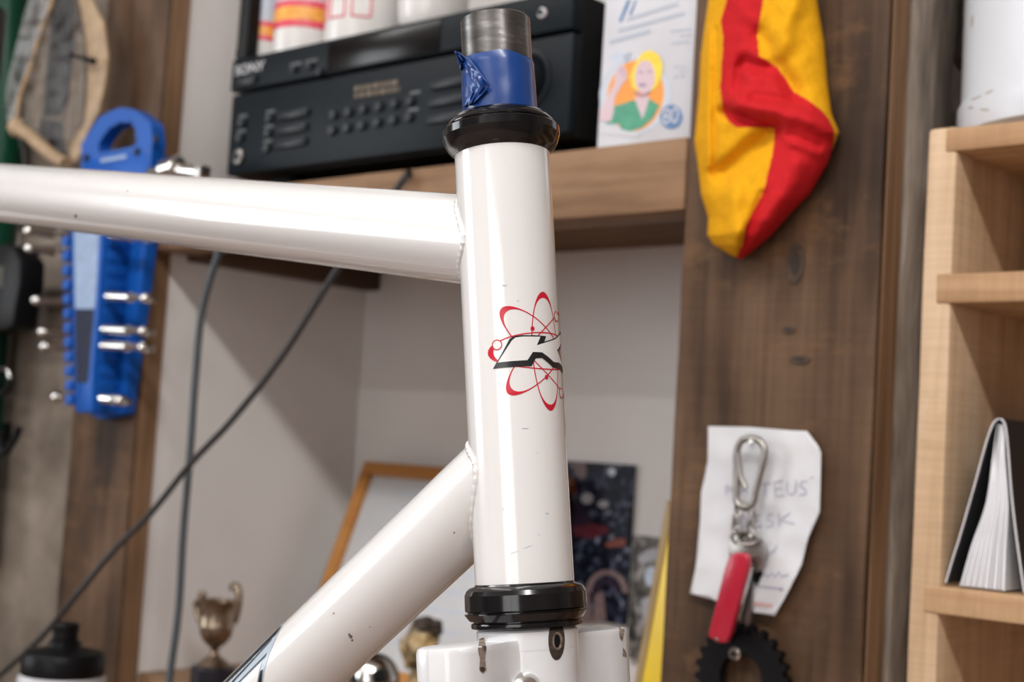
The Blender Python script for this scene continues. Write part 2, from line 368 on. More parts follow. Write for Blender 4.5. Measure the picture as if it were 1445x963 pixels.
def px_decal(poly, tree, off, step=4.0):
    """flat print: polygon in photo pixels laid on a modelled surface (tree)"""
    b2 = bmesh.new()
    vs = [b2.verts.new((x, y, 0)) for x, y in poly]
    for t in tessellate_polygon([[V((x, y, 0)) for x, y in poly]]):
        try: b2.faces.new([vs[i] for i in t])
        except ValueError: pass
    xs = [p[0] for p in poly]; ys = [p[1] for p in poly]
    for ax, lo, hi in ((0, min(xs), max(xs)), (1, min(ys), max(ys))):
        k = lo + step
        while k < hi:
            co = V((0, 0, 0)); no = V((0, 0, 0)); co[ax] = k; no[ax] = 1
            bmesh.ops.bisect_plane(b2, geom=b2.verts[:] + b2.edges[:] + b2.faces[:], plane_co=co, plane_no=no); k += step
    bad = []
    for v in b2.verts:
        r = ray(v.co.x, v.co.y).normalized()
        hit, no, i, d = tree.ray_cast(CAM, r)
        if hit is None: bad.append(v)
        else:
            if no.dot(r) > 0: no = -no
            v.co = hit + no * off
    if bad: bmesh.ops.delete(b2, geom=bad, context='VERTS')
    return b2
def plane_print(poly, Y, off=0.0004, thick=0.0003):
    pts = [at(x, y, Y=Y - off) for x, y in poly]
    return prism(pts, (0, thick, 0))
def ellipse(cx, cy, rx, ry, n=28, rot=0.0):
    c, s = math.cos(rot), math.sin(rot)
    return [(cx + rx * math.cos(a) * c - ry * math.sin(a) * s, cy + rx * math.cos(a) * s + ry * math.sin(a) * c) for a in [2 * math.pi * k / n for k in range(n)]]
def stroke(pts, w, Y, off=0.0006):
    """pen line on a plane of constant Y, points in photo pixels"""
    P = [at(x, y, Y=Y - off) for x, y in pts]; b2 = bmesh.new(); L, R_ = [], []
    for i, p in enumerate(P):
        t = (P[min(i + 1, len(P) - 1)] - P[max(i - 1, 0)]).normalized(); n = V((-t.z, 0, t.x)) * w / 2
        L.append(b2.verts.new(p + n)); R_.append(b2.verts.new(p - n))
    for i in range(len(P) - 1): b2.faces.new((L[i], L[i + 1], R_[i + 1], R_[i]))
    return b2
def text_mesh(s, size, center, mat, parent, name='lettering', thick=0.0002, sx=1.0):
    cu = bpy.data.curves.new('t', 'FONT'); cu.body = s; cu.size = size; cu.align_x = 'CENTER'; cu.align_y = 'CENTER'; cu.extrude = thick
    to = bpy.data.objects.new('t', cu); COL.objects.link(to)
    me = bpy.data.meshes.new_from_object(to)
    bpy.data.objects.remove(to); bpy.data.curves.remove(cu)
    b2 = bmesh.new(); b2.from_mesh(me); bpy.data.meshes.remove(me)
    for v in b2.verts: v.co = V(center) + V((v.co.x * sx, -v.co.z, v.co.y))
    return obj(name, b2, mat, parent, smooth=False)

# ------------------------------------------------------------------ the room
XL = -1.238                                  # right face of the left board = niche side wall
XB0, XB1 = at(966, 300, Y=0).x, at(1243, 300, Y=0).x   # right board
YN = 0.30                                    # niche back wall
ZT, ZF = 2.55, 0.0
struct('floor', box(-3.3, 1.9, -4.0, 0.5, -0.05, 0), 'floor', 'brown concrete workshop floor', 'floor')
struct('ceiling', box(-3.3, 1.9, -4.0, 0.5, ZT, ZT + 0.05), 'plaster', 'plain plastered workshop ceiling', 'ceiling')
struct('wall_back_left', box(-3.2, XL - 0.021, 0.026, 0.5, 0, ZT), 'concrete', 'stained grey brown concrete wall beside the left board', 'wall')
struct('wall_niche_side', box(XL - 0.02, XL, 0.026, YN, 0, ZT), 'whitewall', 'white painted side wall of the niche', 'wall')
struct('wall_niche_back', box(XL - 0.02, -0.5, YN + 0.001, YN + 0.02, 0, ZT), 'whitewall', 'white painted back wall of the niche', 'wall')
struct('wall_back_right', rough_board(-0.499, 1.8, 0.215, 0.5, 0, ZT, 0.008, 0.12, 3), 'stone', 'rough stone wall behind the pine shelves', 'wall')
bm = box(-3.3, -0.5, -4.1, -4.0, 0, ZT); box(1.6, 1.9, -4.1, -4.0, 0, ZT, bm=bm); box(-0.5, 1.6, -4.1, -4.0, 0, .75, bm=bm); box(-0.5, 1.6, -4.1, -4.0, 2.35, ZT, bm=bm)
struct('wall_front', bm, 'brick', 'dark reddish wall with the wide window facing the bench', 'wall')
bm = bmesh.new()
for x0_, x1_, z0_, z1_ in ((-0.5, -0.45, .75, 2.35), (1.55, 1.6, .75, 2.35), (-0.45, 1.55, .75, .8), (-0.45, 1.55, 2.3, 2.35), (.53, .57, .8, 2.3)): box(x0_, x1_, -4.08, -4.03, z0_, z1_, bm=bm)
w2 = struct('window_2', bm, 'lamp_body', 'wide white framed workshop window facing the bench', 'window')  # unseen window, added so the soft frontal fill has an opening
for x0_, x1_ in ((-.45, .53), (.57, 1.55)): obj('pane', box(x0_, x1_, -4.057, -4.053, .8, 2.3), 'glass', w2)
def window(n, xa, xb, y0, y1, z0, z1, label):
    bm = bmesh.new(); ym = (y0 + y1) / 2
    for a in ((y0, y0 + .05, z0, z1), (y1 - .05, y1, z0, z1), (y0 + .05, y1 - .05, z0, z0 + .05), (y0 + .05, y1 - .05, z1 - .05, z1), (ym - .02, ym + .02, z0 + .05, z1 - .05)):
        box(xa, xb, a[0], a[1], a[2], a[3], bm=bm)
    w = struct('window_%d' % n, bm, 'lamp_body', label, 'window')
    for ya, yb in ((y0 + .05, ym - .02), (ym + .02, y1 - .05)): obj('pane', box((xa + xb) / 2 - .002, (xa + xb) / 2 + .002, ya, yb, z0 + .05, z1 - .05), 'glass', w)
def holed_wall(name, xa, xb, y0, y1, z0, z1, label):
    bm = box(xa, xb, -4.0, y0, 0, ZT); box(xa, xb, y1, 0.5, 0, ZT, bm=bm); box(xa, xb, y0, y1, 0, z0, bm=bm); box(xa, xb, y0, y1, z1, ZT, bm=bm)
    struct(name, bm, 'brick', label, 'wall')
struct('wall_right', box(1.8, 1.9, -4.0, 0.5, 0, ZT), 'brick', 'dark reddish side wall of the workshop', 'wall')
WY0, WY1, WZ0, WZ1 = -3.05, -1.55, 0.95, 2.25
holed_wall('wall_left', -3.3, -3.2, WY0, WY1, WZ0, WZ1, 'dark reddish wall with the small window')
window(1, -3.28, -3.23, WY0, WY1, WZ0, WZ1, 'small white framed two pane workshop window')
for k, (x, y, z) in enumerate(LAMPS):
    t = thing('ceiling_lamp', 'long white tube lamp on the ceiling, ' + ('above the tool holder', 'above the pine shelves', 'above the middle of the floor')[k], 'lamp', (x, y, ZT), 'tube lamps on the ceiling')
    obj('housing', box(x - .76, x + .76, y - .08, y + .08, z - .02, ZT - 0.001, .004), 'lamp_body', t)
    obj('lamp_tube', tube([(x - .74, y, z - .045), (x + .74, y, z - .045)], 0.013), 'lamp_tube', t)

# boards and timber fixed to the wall
XLB = at(101, 600, Y=0).x
tb = struct('trim_1', rough_board(XLB, XL, 0, 0.025, 0, ZT, 0.0015, 0.05, 1), 'board', 'dark stained wooden board carrying the blue tool holder', 'board')
obj('sawn_edge', box(XL + .0016, XL + .0022, .0025, .0245, 0, ZT), 'edge', tb)
tb = struct('trim_2', rough_board(XB0, XB1, 0, 0.025, 0, ZT, 0.0015, 0.05, 2), 'board', 'dark stained wooden board with note and keys hung on it', 'board')
obj('sawn_edge', box(XB1 + .0016, XB1 + .0022, .0025, .0245, 0, ZT), 'edge', tb)
struct('trim_3', rough_board(-0.497, -0.4236, 0.030, 0.10, 0, ZT, 0.005, 0.03, 5, 0.006), 'timber', 'weathered grey brown timber post between board and pine shelves', 'post')

WBR = [o for o in bpy.data.objects if o.name == 'wall_back_right'][0]
def blob(c_, r, amp, seed):
    b2 = bmesh.new(); bmesh.ops.create_icosphere(b2, subdivisions=4, radius=1)
    for v in b2.verts:
        n_ = v.co.normalized(); v.co = V(c_) + V((n_.x * r[0], n_.y * r[1], n_.z * r[2])) * (1 + amp * noise.noise(n_ * 2.6 + V((seed, 0, 0))))
    return b2
obj('stone', blob(at(1368, 10, Y=.17), (.03, .05, .045), .5, 2), 'stone', WBR)

def knot(px, py, rx_, ry_, rot=0.0):
    o = obj('knot', plane_print(ellipse(px, py, rx_, ry_, 28, rot), -.0010, .0003, .0002), 'knot', tb, smooth=False)
    obj('knot_core', plane_print(ellipse(px, py, rx_ * .5, ry_ * .5, 20, rot), -.0013, .0003, .0002), 'knot_core', o, smooth=False)
knot(1122, 372, 13, 30, .1); knot(1112, 466, 9, 5); knot(1128, 508, 14, 6); knot(1000, 915, 9, 5)

# ------------------------------------------------------------------ wall shelf in the niche
ZS = at(845, 207, Y=0).z                      # top of beam
ZSb = at(870, 303, Y=0).z
ws = thing('wall_shelf', 'brown wooden shelf between the boards carrying the black receiver', 'shelf', ((XL + XB0) / 2, 0.15, ZSb))
obj('front_beam', rough_board(XL + .001, XB0 - 0.0012, 0.0, 0.045, ZSb, ZS, 0.001, 0.04, 4), 'beam', ws)
ZU = at(870, 352, Y=YN).z                     # underside of the shelf plank where it meets the back wall
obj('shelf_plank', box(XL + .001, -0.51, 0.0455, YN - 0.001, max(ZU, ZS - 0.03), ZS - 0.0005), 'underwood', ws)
zc = at(400, 392, X=XL + 0.025).z
zc1 = at(556, 414, X=XL + 0.025).z
obj('cleat', box(XL + .0005, XL + .026, 0.046, YN - 0.001, zc1, max(ZU, ZS - 0.03) - 0.0005, 0.001), 'cleat', ws)
zcr = at(957, 318, Y=0.05).z
obj('cleat', box(XB0 - 0.0, XB0 + .03, 0.046, YN - 0.001, zcr - .012, max(ZU, ZS - 0.03) - 0.0005, 0.001), 'beam', ws)
ZL = at(262, 957, X=XL + 0.05).z             # lower niche shelf top
ls = thing('lower_shelf', 'brown wooden lower shelf in the niche under the trophy', 'shelf', ((XL + XB0) / 2, 0.15, ZL - .03))
obj('shelf_plank', box(XL + .001, -0.51, 0.026, YN - .001, ZL - .03, ZL, 0.002), 'beam', ls)
obj('cleat', box(XL + .001, XL + .03, 0.03, YN - .001, ZL - .07, ZL - .0305), 'cleat', ls)
obj('cleat', box(-.54, -.51, 0.03, YN - .001, ZL - .07, ZL - .0305), 'cleat', ls)
ZBENCH = 0.84
wb = thing('workbench', 'brown wooden workbench under the niche', 'bench', (-1.2, -0.15, 0))
obj('bench_top', box(-2.2, -0.42, -0.30, -0.002, ZBENCH - .04, ZBENCH, .003), 'beam', wb)
for x in (-2.12, -0.5):
    for y in (-0.27, -0.05): obj('leg', box(x - .03, x + .03, y - .03, y + .03, 0, ZBENCH - .04, .003), 'beam', wb)

# ------------------------------------------------------------------ bicycle
A = at(708.5, 217, d=0.577); B = at(740.5, 826, d=0.552)
AX = (A - B).normalized(); HL = (A - B).length; RH = 0.0193
def on_axis(py):                              # point of the head axis seen at picture height py
    lo, hi = -0.3, 0.3
    for _ in range(60):
        mid = (lo + hi) / 2; q = A + AX * mid - CAM
        y = 481.5 - F * q.dot(UP) / q.dot(FWD)
        if y > py: lo = mid
        else: hi = mid
    return (lo + hi) / 2
bike = thing('bicycle_frame', 'glossy white bicycle frame and fork with black headset held in a stand', 'bicycle', B)
head_bm = lathe([(RH - .0015, -HL), (RH, -HL + .001), (RH, -.001), (RH - .0015, 0)], A, AX, 96)
head_tree = bvh_of(head_bm)
TT0 = A + AX * on_axis(344.0); TT1 = at(0, 272, d=0.0372 * F / 81.6)
RT = 0.0186
tdir = (TT1 - TT0).normalized(); TT2 = TT0 + tdir * 0.56
DT0 = A + AX * on_axis(650.0); DT1 = at(355.8, 1005, d=0.640)
ddir = (DT1 - DT0).normalized()
# seat tube far outside the picture closes the triangle
DT2 = DT0 + ddir * 0.60
top_bm = tube([TT0.lerp(TT2, k / 24) for k in range(25)], RT, 96)
RD0 = 130.8 * 0.556 / F / 2; RD1 = 117.5 * 0.640 / F / 2
LD = (DT1 - DT0).length
down_bm = tube([DT0.lerp(DT2, k / 24) for k in range(25)], [RD0 + (RD1 - RD0) * min(1, .6 * k / 24 / LD) for k in range(25)], 96)
top_tree, down_tree = bvh_of(top_bm), bvh_of(down_bm)
head = obj('head_tube', head_bm, 'paint', bike)
top_t = obj('top_tube', top_bm, 'paint', bike)
down_t = obj('down_tube', down_bm, 'paint', bike)
up_st = (TT2 - DT2).normalized()
obj('seat_tube', tube([DT2 - up_st * .02, TT2 + up_st * 0.05], 0.0165, 32), 'paint', bike)
obj('seat_post', tube([TT2 + up_st * 0.0505, TT2 + up_st * 0.16], 0.0136, 32), 'dull_metal', bike)
bbd = AX.cross(tdir).normalized()
obj('bottom_bracket_shell', tube([DT2 - bbd * .036 - up_st * .02, DT2 + bbd * .036 - up_st * .02], 0.021, 32), 'paint', bike)
# weld beads where the tubes meet the head tube
def weld(name, P0, d, r):
    a, b_, dd = basis(d); pts = []; rads = []
    n = 132
    for k in range(n):
        an = 2 * math.pi * k / n
        o = P0 + (a * math.cos(an) + b_ * math.sin(an)) * r
        rel = o - A; q = rel - AX * rel.dot(AX); dq = dd - AX * dd.dot(AX)
        aa, bb, cc = dq.dot(dq), 2 * q.dot(dq), q.dot(q) - RH * RH
        disc = max(bb * bb - 4 * aa * cc, 0); t = (-bb + math.sqrt(disc)) / (2 * aa)
        pts.append(o + dd * t); rads.append(0.0012 + 0.00022 * math.cos(k * 2 * math.pi / 3.0))
    return tube(pts, rads, 10, closed=True)
obj('weld_bead', weld('w', TT0, tdir, RT), 'paint', bike)
obj('weld_bead', weld('w', DT0, ddir, RD0), 'paint', bike)
# headset
cup = lathe([(.0165, -.004), (RH + .0002, -.0003), (.0204, .0003), (.0219, .0018), (.0230, .0040), (.0235, .0058), (.0238, .0064), (.0238, .0094), (.0234, .0098), (.0222, .0099), (.0219, .0102), (.0219, .0105), (.0224, .0107), (.0224, .0112), (.0218, .0120), (.0207, .0131), (.0203, .0134), (.0203, .0137), (.0199, .0140), (.0188, .0150), (.0172, .0156), (.0150, .0157)], A, AX, 96)
obj('upper_headset_cup', cup, 'black_gloss', bike, sharp=24)
lower = lathe([(.017, .004), (RH + .0003, .0003), (.0215, -.0003), (.0228, -.0013), (.0236, -.0030), (.0237, -.0088), (.0233, -.0093), (.0226, -.0095), (.0226, -.0099), (.0240, -.0101), (.0236, -.0108), (.0221, -.0128), (.0205, -.0131), (.0205, -.0134), (.0214, -.0137), (.0216, -.0146), (.0214, -.0156), (.0200, -.0160), (.0150, -.0162)], B, AX, 96)
obj('lower_headset_cup', lower, 'black_gloss', bike, sharp=24)
RS = 0.0143
hs_top = on_axis(29)
st_bm = lathe([(.0125, .002), (RS, .003), (RS, hs_top - .0006), (RS - .0006, hs_top), (.0125, hs_top), (.0125, hs_top - .03)], A, AX, 72, cap=False)
steerer = obj('steerer_tube', st_bm, 'steel', bike)
ht = on_axis(89); hb = 0.0157
RTP = 0.0149
tp = bmesh.new(); a_, b_, _ = basis(AX)
rings = []
for i in range(15):
    f = i / 14; ring = []
    for k in range(72):
        an = 2 * math.pi * k / 72
        r = RTP + 0.0004 * (1 - f) + 0.00018 * noise.noise(V((math.cos(an) * 4, math.sin(an) * 4, f * 3)))
        h = hb + (ht - hb) * f + (0.0006 * math.sin(an * 2 + 1) + .0004 * math.sin(an * 5) if i == 14 else 0)
        ring.append(tp.verts.new(A + AX * h + (a_ * math.cos(an) + b_ * math.sin(an)) * (r if i < 14 else RS + .0002)))
    rings.append(ring)
for i in range(14):
    for k in range(72): tp.faces.new((rings[i][k], rings[i][(k + 1) % 72], rings[i + 1][(k + 1) % 72], rings[i + 1][k]))
tape_tree = bvh_of(tp)
tape = obj('blue_tape', tp, 'tape', steerer)
# tape seam near its lower edge
ring = [A + AX * (hb + .0035) + (a_ * math.cos(x) + b_ * math.sin(x)) * (RTP + .0004) for x in [2 * math.pi * k / 72 for k in range(72)]]
# crumpled loose end of the tape
fl = bmesh.new(); rows = []
LEFT = [(641, 72), (646, 86), (651, 100), (653, 118), (654, 136), (653, 152)]
RGT = [(649, 75), (662, 84), (672, 96), (683, 111), (690, 121), (672, 143)]
for i in range(26):
    f = i / 25 * 5; k = min(int(f), 4); u = f - k
    l = V(LEFT[k]).lerp(V(LEFT[k + 1]), u); r = V(RGT[k]).lerp(V(RGT[k + 1]), u); row = []
    for j in range(15):
        g = j / 14; p = l.lerp(r, g)
        hit = tape_tree.ray_cast(CAM, ray(p.x, p.y).normalized())[0]
        if hit is None: hit = A + AX * (ht * .8); base = at(p.x, p.y, d=(hit - CAM).dot(FWD) - .006)
        else: base = hit
        q = 0.0016 * (0.6 + noise.noise(V((g * 6, i * .14, 0)))) + 0.0035 * (g ** 1.5) * math.sin(math.pi * min(1, i / 22)) + 0.0012 * abs(math.sin(g * 9 + i * .25))
        row.append(fl.verts.new(base + (CAM - base).normalized() * q))
    rows.append(row)
for i in range(25):
    for j in range(14): fl.faces.new((rows[i][j], rows[i][j + 1], rows[i + 1][j + 1], rows[i + 1][j]))
fo = obj('loose_tape_end', fl, 'tape', steerer)
md = fo.modifiers.new('solid', 'SOLIDIFY'); md.thickness = 0.0004

# head badge: atom orbits and a slanted K, laid on the head tube in (arc length, height)
def head_sh(px, py):
    hit = head_tree.ray_cast(CAM, ray(px, py).normalized())[0]
    rel = hit - A; h = rel.dot(AX); q = rel - AX * h
    return hit, h
toc = (CAM - (A + B) / 2); toc = (toc - AX * toc.dot(AX)).normalized()     # towards the camera
tor = AX.cross(toc).normalized()
if tor.dot(RIGHT) < 0: tor = -tor
def head_uv(px, py):
    hit, h = head_sh(px, py); rel = hit - A
    return math.atan2(rel.dot(tor), rel.dot(toc)) * RH, h
def head_pt(s, h, off):
    an = s / RH
    return A + AX * h + (toc * math.cos(an) + tor * math.sin(an)) * (RH + off)
sT, hT = head_uv(766, 412); sB, hB = head_uv(777, 580)
S0, H0 = (sT + sB) / 2, (hT + hB) / 2
def orbit(ang, ra, rb, thin, thick, off, ends=(1, 1)):
    b2 = bmesh.new(); n = 120; I, O = [], []
    for k in range(n):
        t = 2 * math.pi * k / n
        e = abs(math.cos(t)) ** 5 * (ends[0] if math.cos(t) > 0 else ends[1]); w_ = thin + (thick - thin) * e
        def P(A_, B_):
            x, y = A_ * math.cos(t), B_ * math.sin(t)
            return head_pt(S0 + x * math.cos(ang) - y * math.sin(ang), H0 + x * math.sin(ang) + y * math.cos(ang), off)
        O.append(b2.verts.new(P(ra, rb))); I.append(b2.verts.new(P(ra - w_, rb - max(thin, w_ * .45))))
    for k in range(n): b2.faces.new((O[k], O[(k + 1) % n], I[(k + 1) % n], I[k]))
    return b2
def ang_of(px, py):
    s, h = head_uv(px, py); return math.atan2(h - H0, s - S0), math.hypot(s - S0, h - H0)
RV = math.hypot(sT - S0, hT - H0)
orbs = [(math.atan2(hT - H0, sT - S0), RV, RV * 0.30)]
for p in ((707, 436), (717, 556), (688.5, 499)):
    an, rr = ang_of(*p); orbs.append((an, rr, rr * 0.30))
for k, (an, ra, rb) in enumerate(orbs):
    obj('red_orbit', orbit(an, ra, rb, 0.00045, 0.0024, 0.00008 + k * .00001), 'decal_red', head, recalc=False)
def head_disc(s, h, r0, r1, off):
    b2 = bmesh.new(); n = 28
    O = [b2.verts.new(head_pt(s + r1 * math.cos(2 * math.pi * k / n), h + r1 * math.sin(2 * math.pi * k / n), off)) for k in range(n)]
    if r0 > 0:
        I = [b2.verts.new(head_pt(s + r0 * math.cos(2 * math.pi * k / n), h + r0 * math.sin(2 * math.pi * k / n), off)) for k in range(n)]
        for k in range(n): b2.faces.new((O[k], O[(k + 1) % n], I[(k + 1) % n], I[k]))
    else: b2.faces.new(O)
    return b2
for p in ((701.5, 487), (784.5, 447), (791.5, 555)):
    s, h = head_uv(min(p[0], 788 if p[1] < 500 else 792), p[1])
    obj('electron', head_disc(s, h, 0, .00165, .00016), 'decal_white', head)
    obj('electron_ring', head_disc(s, h, .00165, .0021, .0002), 'decal_red', head)
for p in ((751.3, 464), (771, 532.5)):
    s, h = head_uv(*p); obj('electron_dot', head_disc(s, h, 0, .0009, .00018), 'decal_red', head)
def head_poly(pts, off, extra=()):
    """polygon: photo pixels for what shows, (arc, height) pairs for the far side"""
    uv = [head_uv(*p) if not isinstance(p[0], str) else (S0 + p[1], H0 + p[2]) for p in pts]
    b2 = bmesh.new(); vs = [b2.verts.new((s, h, 0)) for s, h in uv]
    for t in tessellate_polygon([[V((s, h, 0)) for s, h in uv]]): b2.faces.new([vs[i] for i in t])
    k = min(u[0] for u in uv) + .001
    while k < max(u[0] for u in uv):
        bmesh.ops.bisect_plane(b2, geom=b2.verts[:] + b2.edges[:] + b2.faces[:], plane_co=V((k, 0, 0)), plane_no=V((1, 0, 0))); k += .001
    for v in b2.verts: v.co = head_pt(v.co.x, v.co.y, off)
    return b2
zk = lambda x, y: (600 + x / 4.0125, 380 + y / 4.0125)
Kb = [zk(*p) for p in ((385, 565), (430, 485), (478, 396), (495, 384), (515, 378), (550, 374), (683, 380), (672, 412), (735, 390))] + [('s', .012, .0085), ('s', .019, .0105), ('s', .017, .006), ('s', .008, .0005), ('s', .0165, -.0085)] + [zk(*p) for p in ((762, 570), (722, 557), (660, 503), (625, 505), (602, 550))]
Kw = [zk(*p) for p in ((412, 530), (455, 462), (492, 403), (512, 388), (550, 383), (650, 384), (630, 432), (730, 399))] + [('s', .0105, .0072), ('s', .0165, .0092), ('s', .0155, .0062), ('s', .0065, .0008), ('s', .013, -.0055)] + [zk(*p) for p in ((755, 531), (725, 527), (660, 472), (608, 470), (578, 516))]
kb = obj('letter_outline', head_poly(Kb, .00022), 'decal_black', head, recalc=False)
obj('letter_k', head_poly(Kw, .00030), 'decal_white', head, recalc=False)
# decal on the down tube
zd = lambda x, y: (260 + x / 5.26, 780 + y / 5.26)
for nm, poly, mt, of in (
    ('decal_stripe', [zd(745, 520), zd(690, 620), zd(640, 740), zd(600, 860), zd(580, 1000), zd(500, 1500), zd(-200, 1500), zd(300, 963), zd(520, 740)], 'decal_grey', .0002),
    ('decal_line', [zd(725, 545), zd(700, 590), zd(655, 640), zd(330, 963), zd(-160, 1460), zd(-180, 1450), zd(305, 963), zd(640, 630)], 'decal_black', .0004),
    ('decal_line', [zd(655, 645), zd(650, 655), zd(370, 963), zd(-80, 1460), zd(-100, 1460), zd(355, 963)], 'decal_black', .0004),
    ('decal_line', [zd(620, 745), zd(605, 775), zd(420, 963), zd(0, 1420), zd(-20, 1420), zd(405, 963)], 'decal_black', .0004),
    ('decal_panel', [zd(580, 815), zd(560, 880), zd(540, 1000), zd(480, 1420), zd(20, 1420), zd(440, 950)], 'decal_white', .0004),
    ('decal_line', [zd(588, 868), zd(570, 880), zd(545, 1000), zd(485, 1420), zd(505, 1420), zd(575, 1000)], 'decal_black', .0005)):
    d2 = px_decal(poly, down_tree, of, 5)
    if len(d2.faces): obj(nm, d2, mt, down_t, recalc=False)
for x, y, r in ((107, 305, 2.6), (180, 270, 1.2)):
    obj('paint_chip', px_decal(ellipse(x, y, r * .7, r, 10), top_tree, .0001, 3), 'grime_dark', top_t, recalc=False)
for x, y, r in ((495, 899, 2.6), (493, 896, 1.8), (497, 904, 1.6), (641, 752, 1.3), (471, 866, 1.2), (522, 885, .9)):
    obj('paint_chip', px_decal(ellipse(x, y, r, r, 10), down_tree, .0001, 3), 'grime', down_t, recalc=False)
for x, y, a1, a2 in ((712, 403, 4, .7), (731, 425, 1.3, 1.3), (741, 605, 5, .6), (772, 725, 2.4, .8), (726, 780, 7, .35), (745, 772, 7, .35), (758, 640, .9, .9), (760, 755, 1, 1), (710, 719, .6, 2.2)):
    obj('paint_scratch', px_decal(ellipse(x, y, a1, a2, 10, -.35 if a1 > 6 else 0), head_tree, .0001, 3), 'decal_grey', head, recalc=False)

# fork crown: plan outline around the steerer, drawn in (lateral, forward)
LAT = V((0, -1, 0)); LAT = (LAT - AX * LAT.dot(AX)).normalized()          # towards the near leg
FOR = AX.cross(LAT).normalized()
if FOR.dot(tdir) > 0: FOR = -FOR                                          # forward = away from the top tube
hC = -HL - 0.0163                                                         # top of the crown race
def cpt(l, f, h): return A + AX * (hC + h) + LAT * l + FOR * f
def crown_outline():
    pts = []
    n = 160
    for k in range(n):
        an = 2 * math.pi * k / n
        c, s = math.cos(an), math.sin(an)
        best = 0
        # union of a boss and two rounded blocks, as farthest hit along the ray
        for (cl, cf, rl, rf, pw) in ((0, 0, .0198, .0198, 2), (.040, 0, .0148, .0132, 2.6), (-.040, 0, .0148, .0132, 2.6), (.02, 0, .022, .0100, 4), (-.02, 0, .022, .0100, 4)):
            for st in range(90):
                r = .002 + st * .0008
                if abs((r * c - cl) / rl) ** pw + abs((r * s - cf) / rf) ** pw <= 1: best = max(best, r)
        pts.append((best * c, best * s))
    return pts
OUT = crown_outline()
cb = bmesh.new(); rings = []
def bottom(l):                                                            # arch under the boss
    a = min(1, max(0, (abs(l) - .010) / .016)); return -.0175 - .030 * (a * a * (3 - 2 * a))
LEV = [(0.965, 0.0), (0.99, -.0006), (1.0, -.0022), (1.0, -.25), (1.0, -.5), (1.0, -.75), (1.0, -1.0)]
for i, (s, lev) in enumerate(LEV):
    ring = []
    for l, f in OUT:
        h = lev if i < 3 else -.0022 + (bottom(l) + .0022) * (-lev)
        if abs(l) < .012: h_ = h
        ring.append(cb.verts.new(cpt(l * s, f * s, h - .0035)))
    rings.append(ring)
n = len(OUT)
for i in range(len(rings) - 1):
    for k in range(n): cb.faces.new((rings[i][k], rings[i][(k + 1) % n], rings[i + 1][(k + 1) % n], rings[i + 1][k]))
c0 = cb.verts.new(cpt(0, 0, -.0035)); c1 = cb.verts.new(cpt(0, 0, -.0215))
for k in range(n):
    cb.faces.new((rings[0][(k + 1) % n], rings[0][k], c0)); cb.faces.new((rings[-1][k], rings[-1][(k + 1) % n], c1))
bmesh.ops.recalc_face_normals(cb, faces=cb.faces[:])
lathe([(.0150, .0003), (.0190, 0), (.0197, -.0008), (.0197, -.0075)], A + AX * hC, AX, 64, cb)
crown_tree = bvh_of(cb)
crown = obj('fork_crown', cb, 'paint_worn', bike)
for s in (1, -1):
    leg = obj('fork_leg', tube([cpt(.040 * s, 0, -.030), cpt(.040 * s, 0, -.20), cpt(.040 * s, 0.0, -.21), cpt(.040 * s, 0, -.40)], [.0105, .0115, .0145, .0145], 32), 'paint_worn', bike)
obj('steerer_bolt', lathe([(.0065, .004), (.0065, -.006), (.0045, -.0085), (.002, -.009)], cpt(.004, .004, -.026), AX, 24), 'chrome', crown)
obj('crown_plug', box(*[v for p in zip(cpt(0, 0, -.034) - V((.009, .007, .008)), cpt(0, 0, -.034) + V((.009, .007, .008))) for v in p], .001), 'black_mid', crown)
obj('reflector_bracket', lathe([(.006, -.003), (.0062, .0), (.0055, .002), (.003, .0035), (.001, .004)], crown_tree.ray_cast(CAM, ray(741, 973).normalized())[0] if crown_tree.ray_cast(CAM, ray(741, 973).normalized())[0] else cpt(0, -.02, -.03), (CAM - A).normalized(), 24), 'chrome', crown)
for nm, poly, mt, of in (
    ('worn_slot', ellipse(785, 904, 11.5, 28, 28), 'grime_dark', .0002),
    ('slot_rim', ellipse(786, 905, 7, 13, 24), 'grime', .0003),
    ('slot_hole', ellipse(785.5, 905, 4.2, 9.5, 24), 'black_mid', .0004),
    ('rubbed_stain', [(677, 902), (683, 900), (686, 915), (684, 930), (686, 946), (681, 951), (676, 945), (677, 930), (674, 918)], 'grime', .0002),
    ('rubbed_stain', [(873, 884), (880, 882), (881, 890), (878, 905), (874, 900)], 'grime', .0002),
    ('rubbed_stain', [(879, 914), (883, 922), (884, 928), (878, 926)], 'grime', .0002),
    ('oil_spot', ellipse(680, 945, 3.6, 3.6, 12), 'grime_dark', .0003)):
    d2 = px_decal(poly, crown_tree, of, 3)
    if len(d2.faces): obj(nm, d2, mt, crown, recalc=False)

# repair stand that holds the frame by its seat post (outside the picture)
rs = thing('repair_stand', 'dark metal repair stand clamping the seat post', 'stand', (TT2.x - .25, TT2.y - .05, 0))
cl = TT2 + up_st * 0.105; px_ = TT2.x - .25; py_ = TT2.y - .05
obj('clamp', lathe([(.0139, -.03), (.026, -.03), (.026, .03), (.0139, .03), (.0139, -.03)], cl, up_st, 32, cap=False), 'black_mid', rs)
obj('arm', tube([cl + (V((px_, py_, cl.z)) - cl).normalized() * .02, (px_, py_, cl.z)], .014, 16), 'dull_metal', rs)
obj('pole', tube([(px_, py_, 0.03), (px_, py_, cl.z + .06)], .019, 24), 'dull_metal', rs)
obj('base', lathe([(.02, .031), (.05, .03), (.24, .012), (.25, .006), (.25, 0)], (px_, py_, 0), (0, 0, 1), 40), 'black_mid', rs)

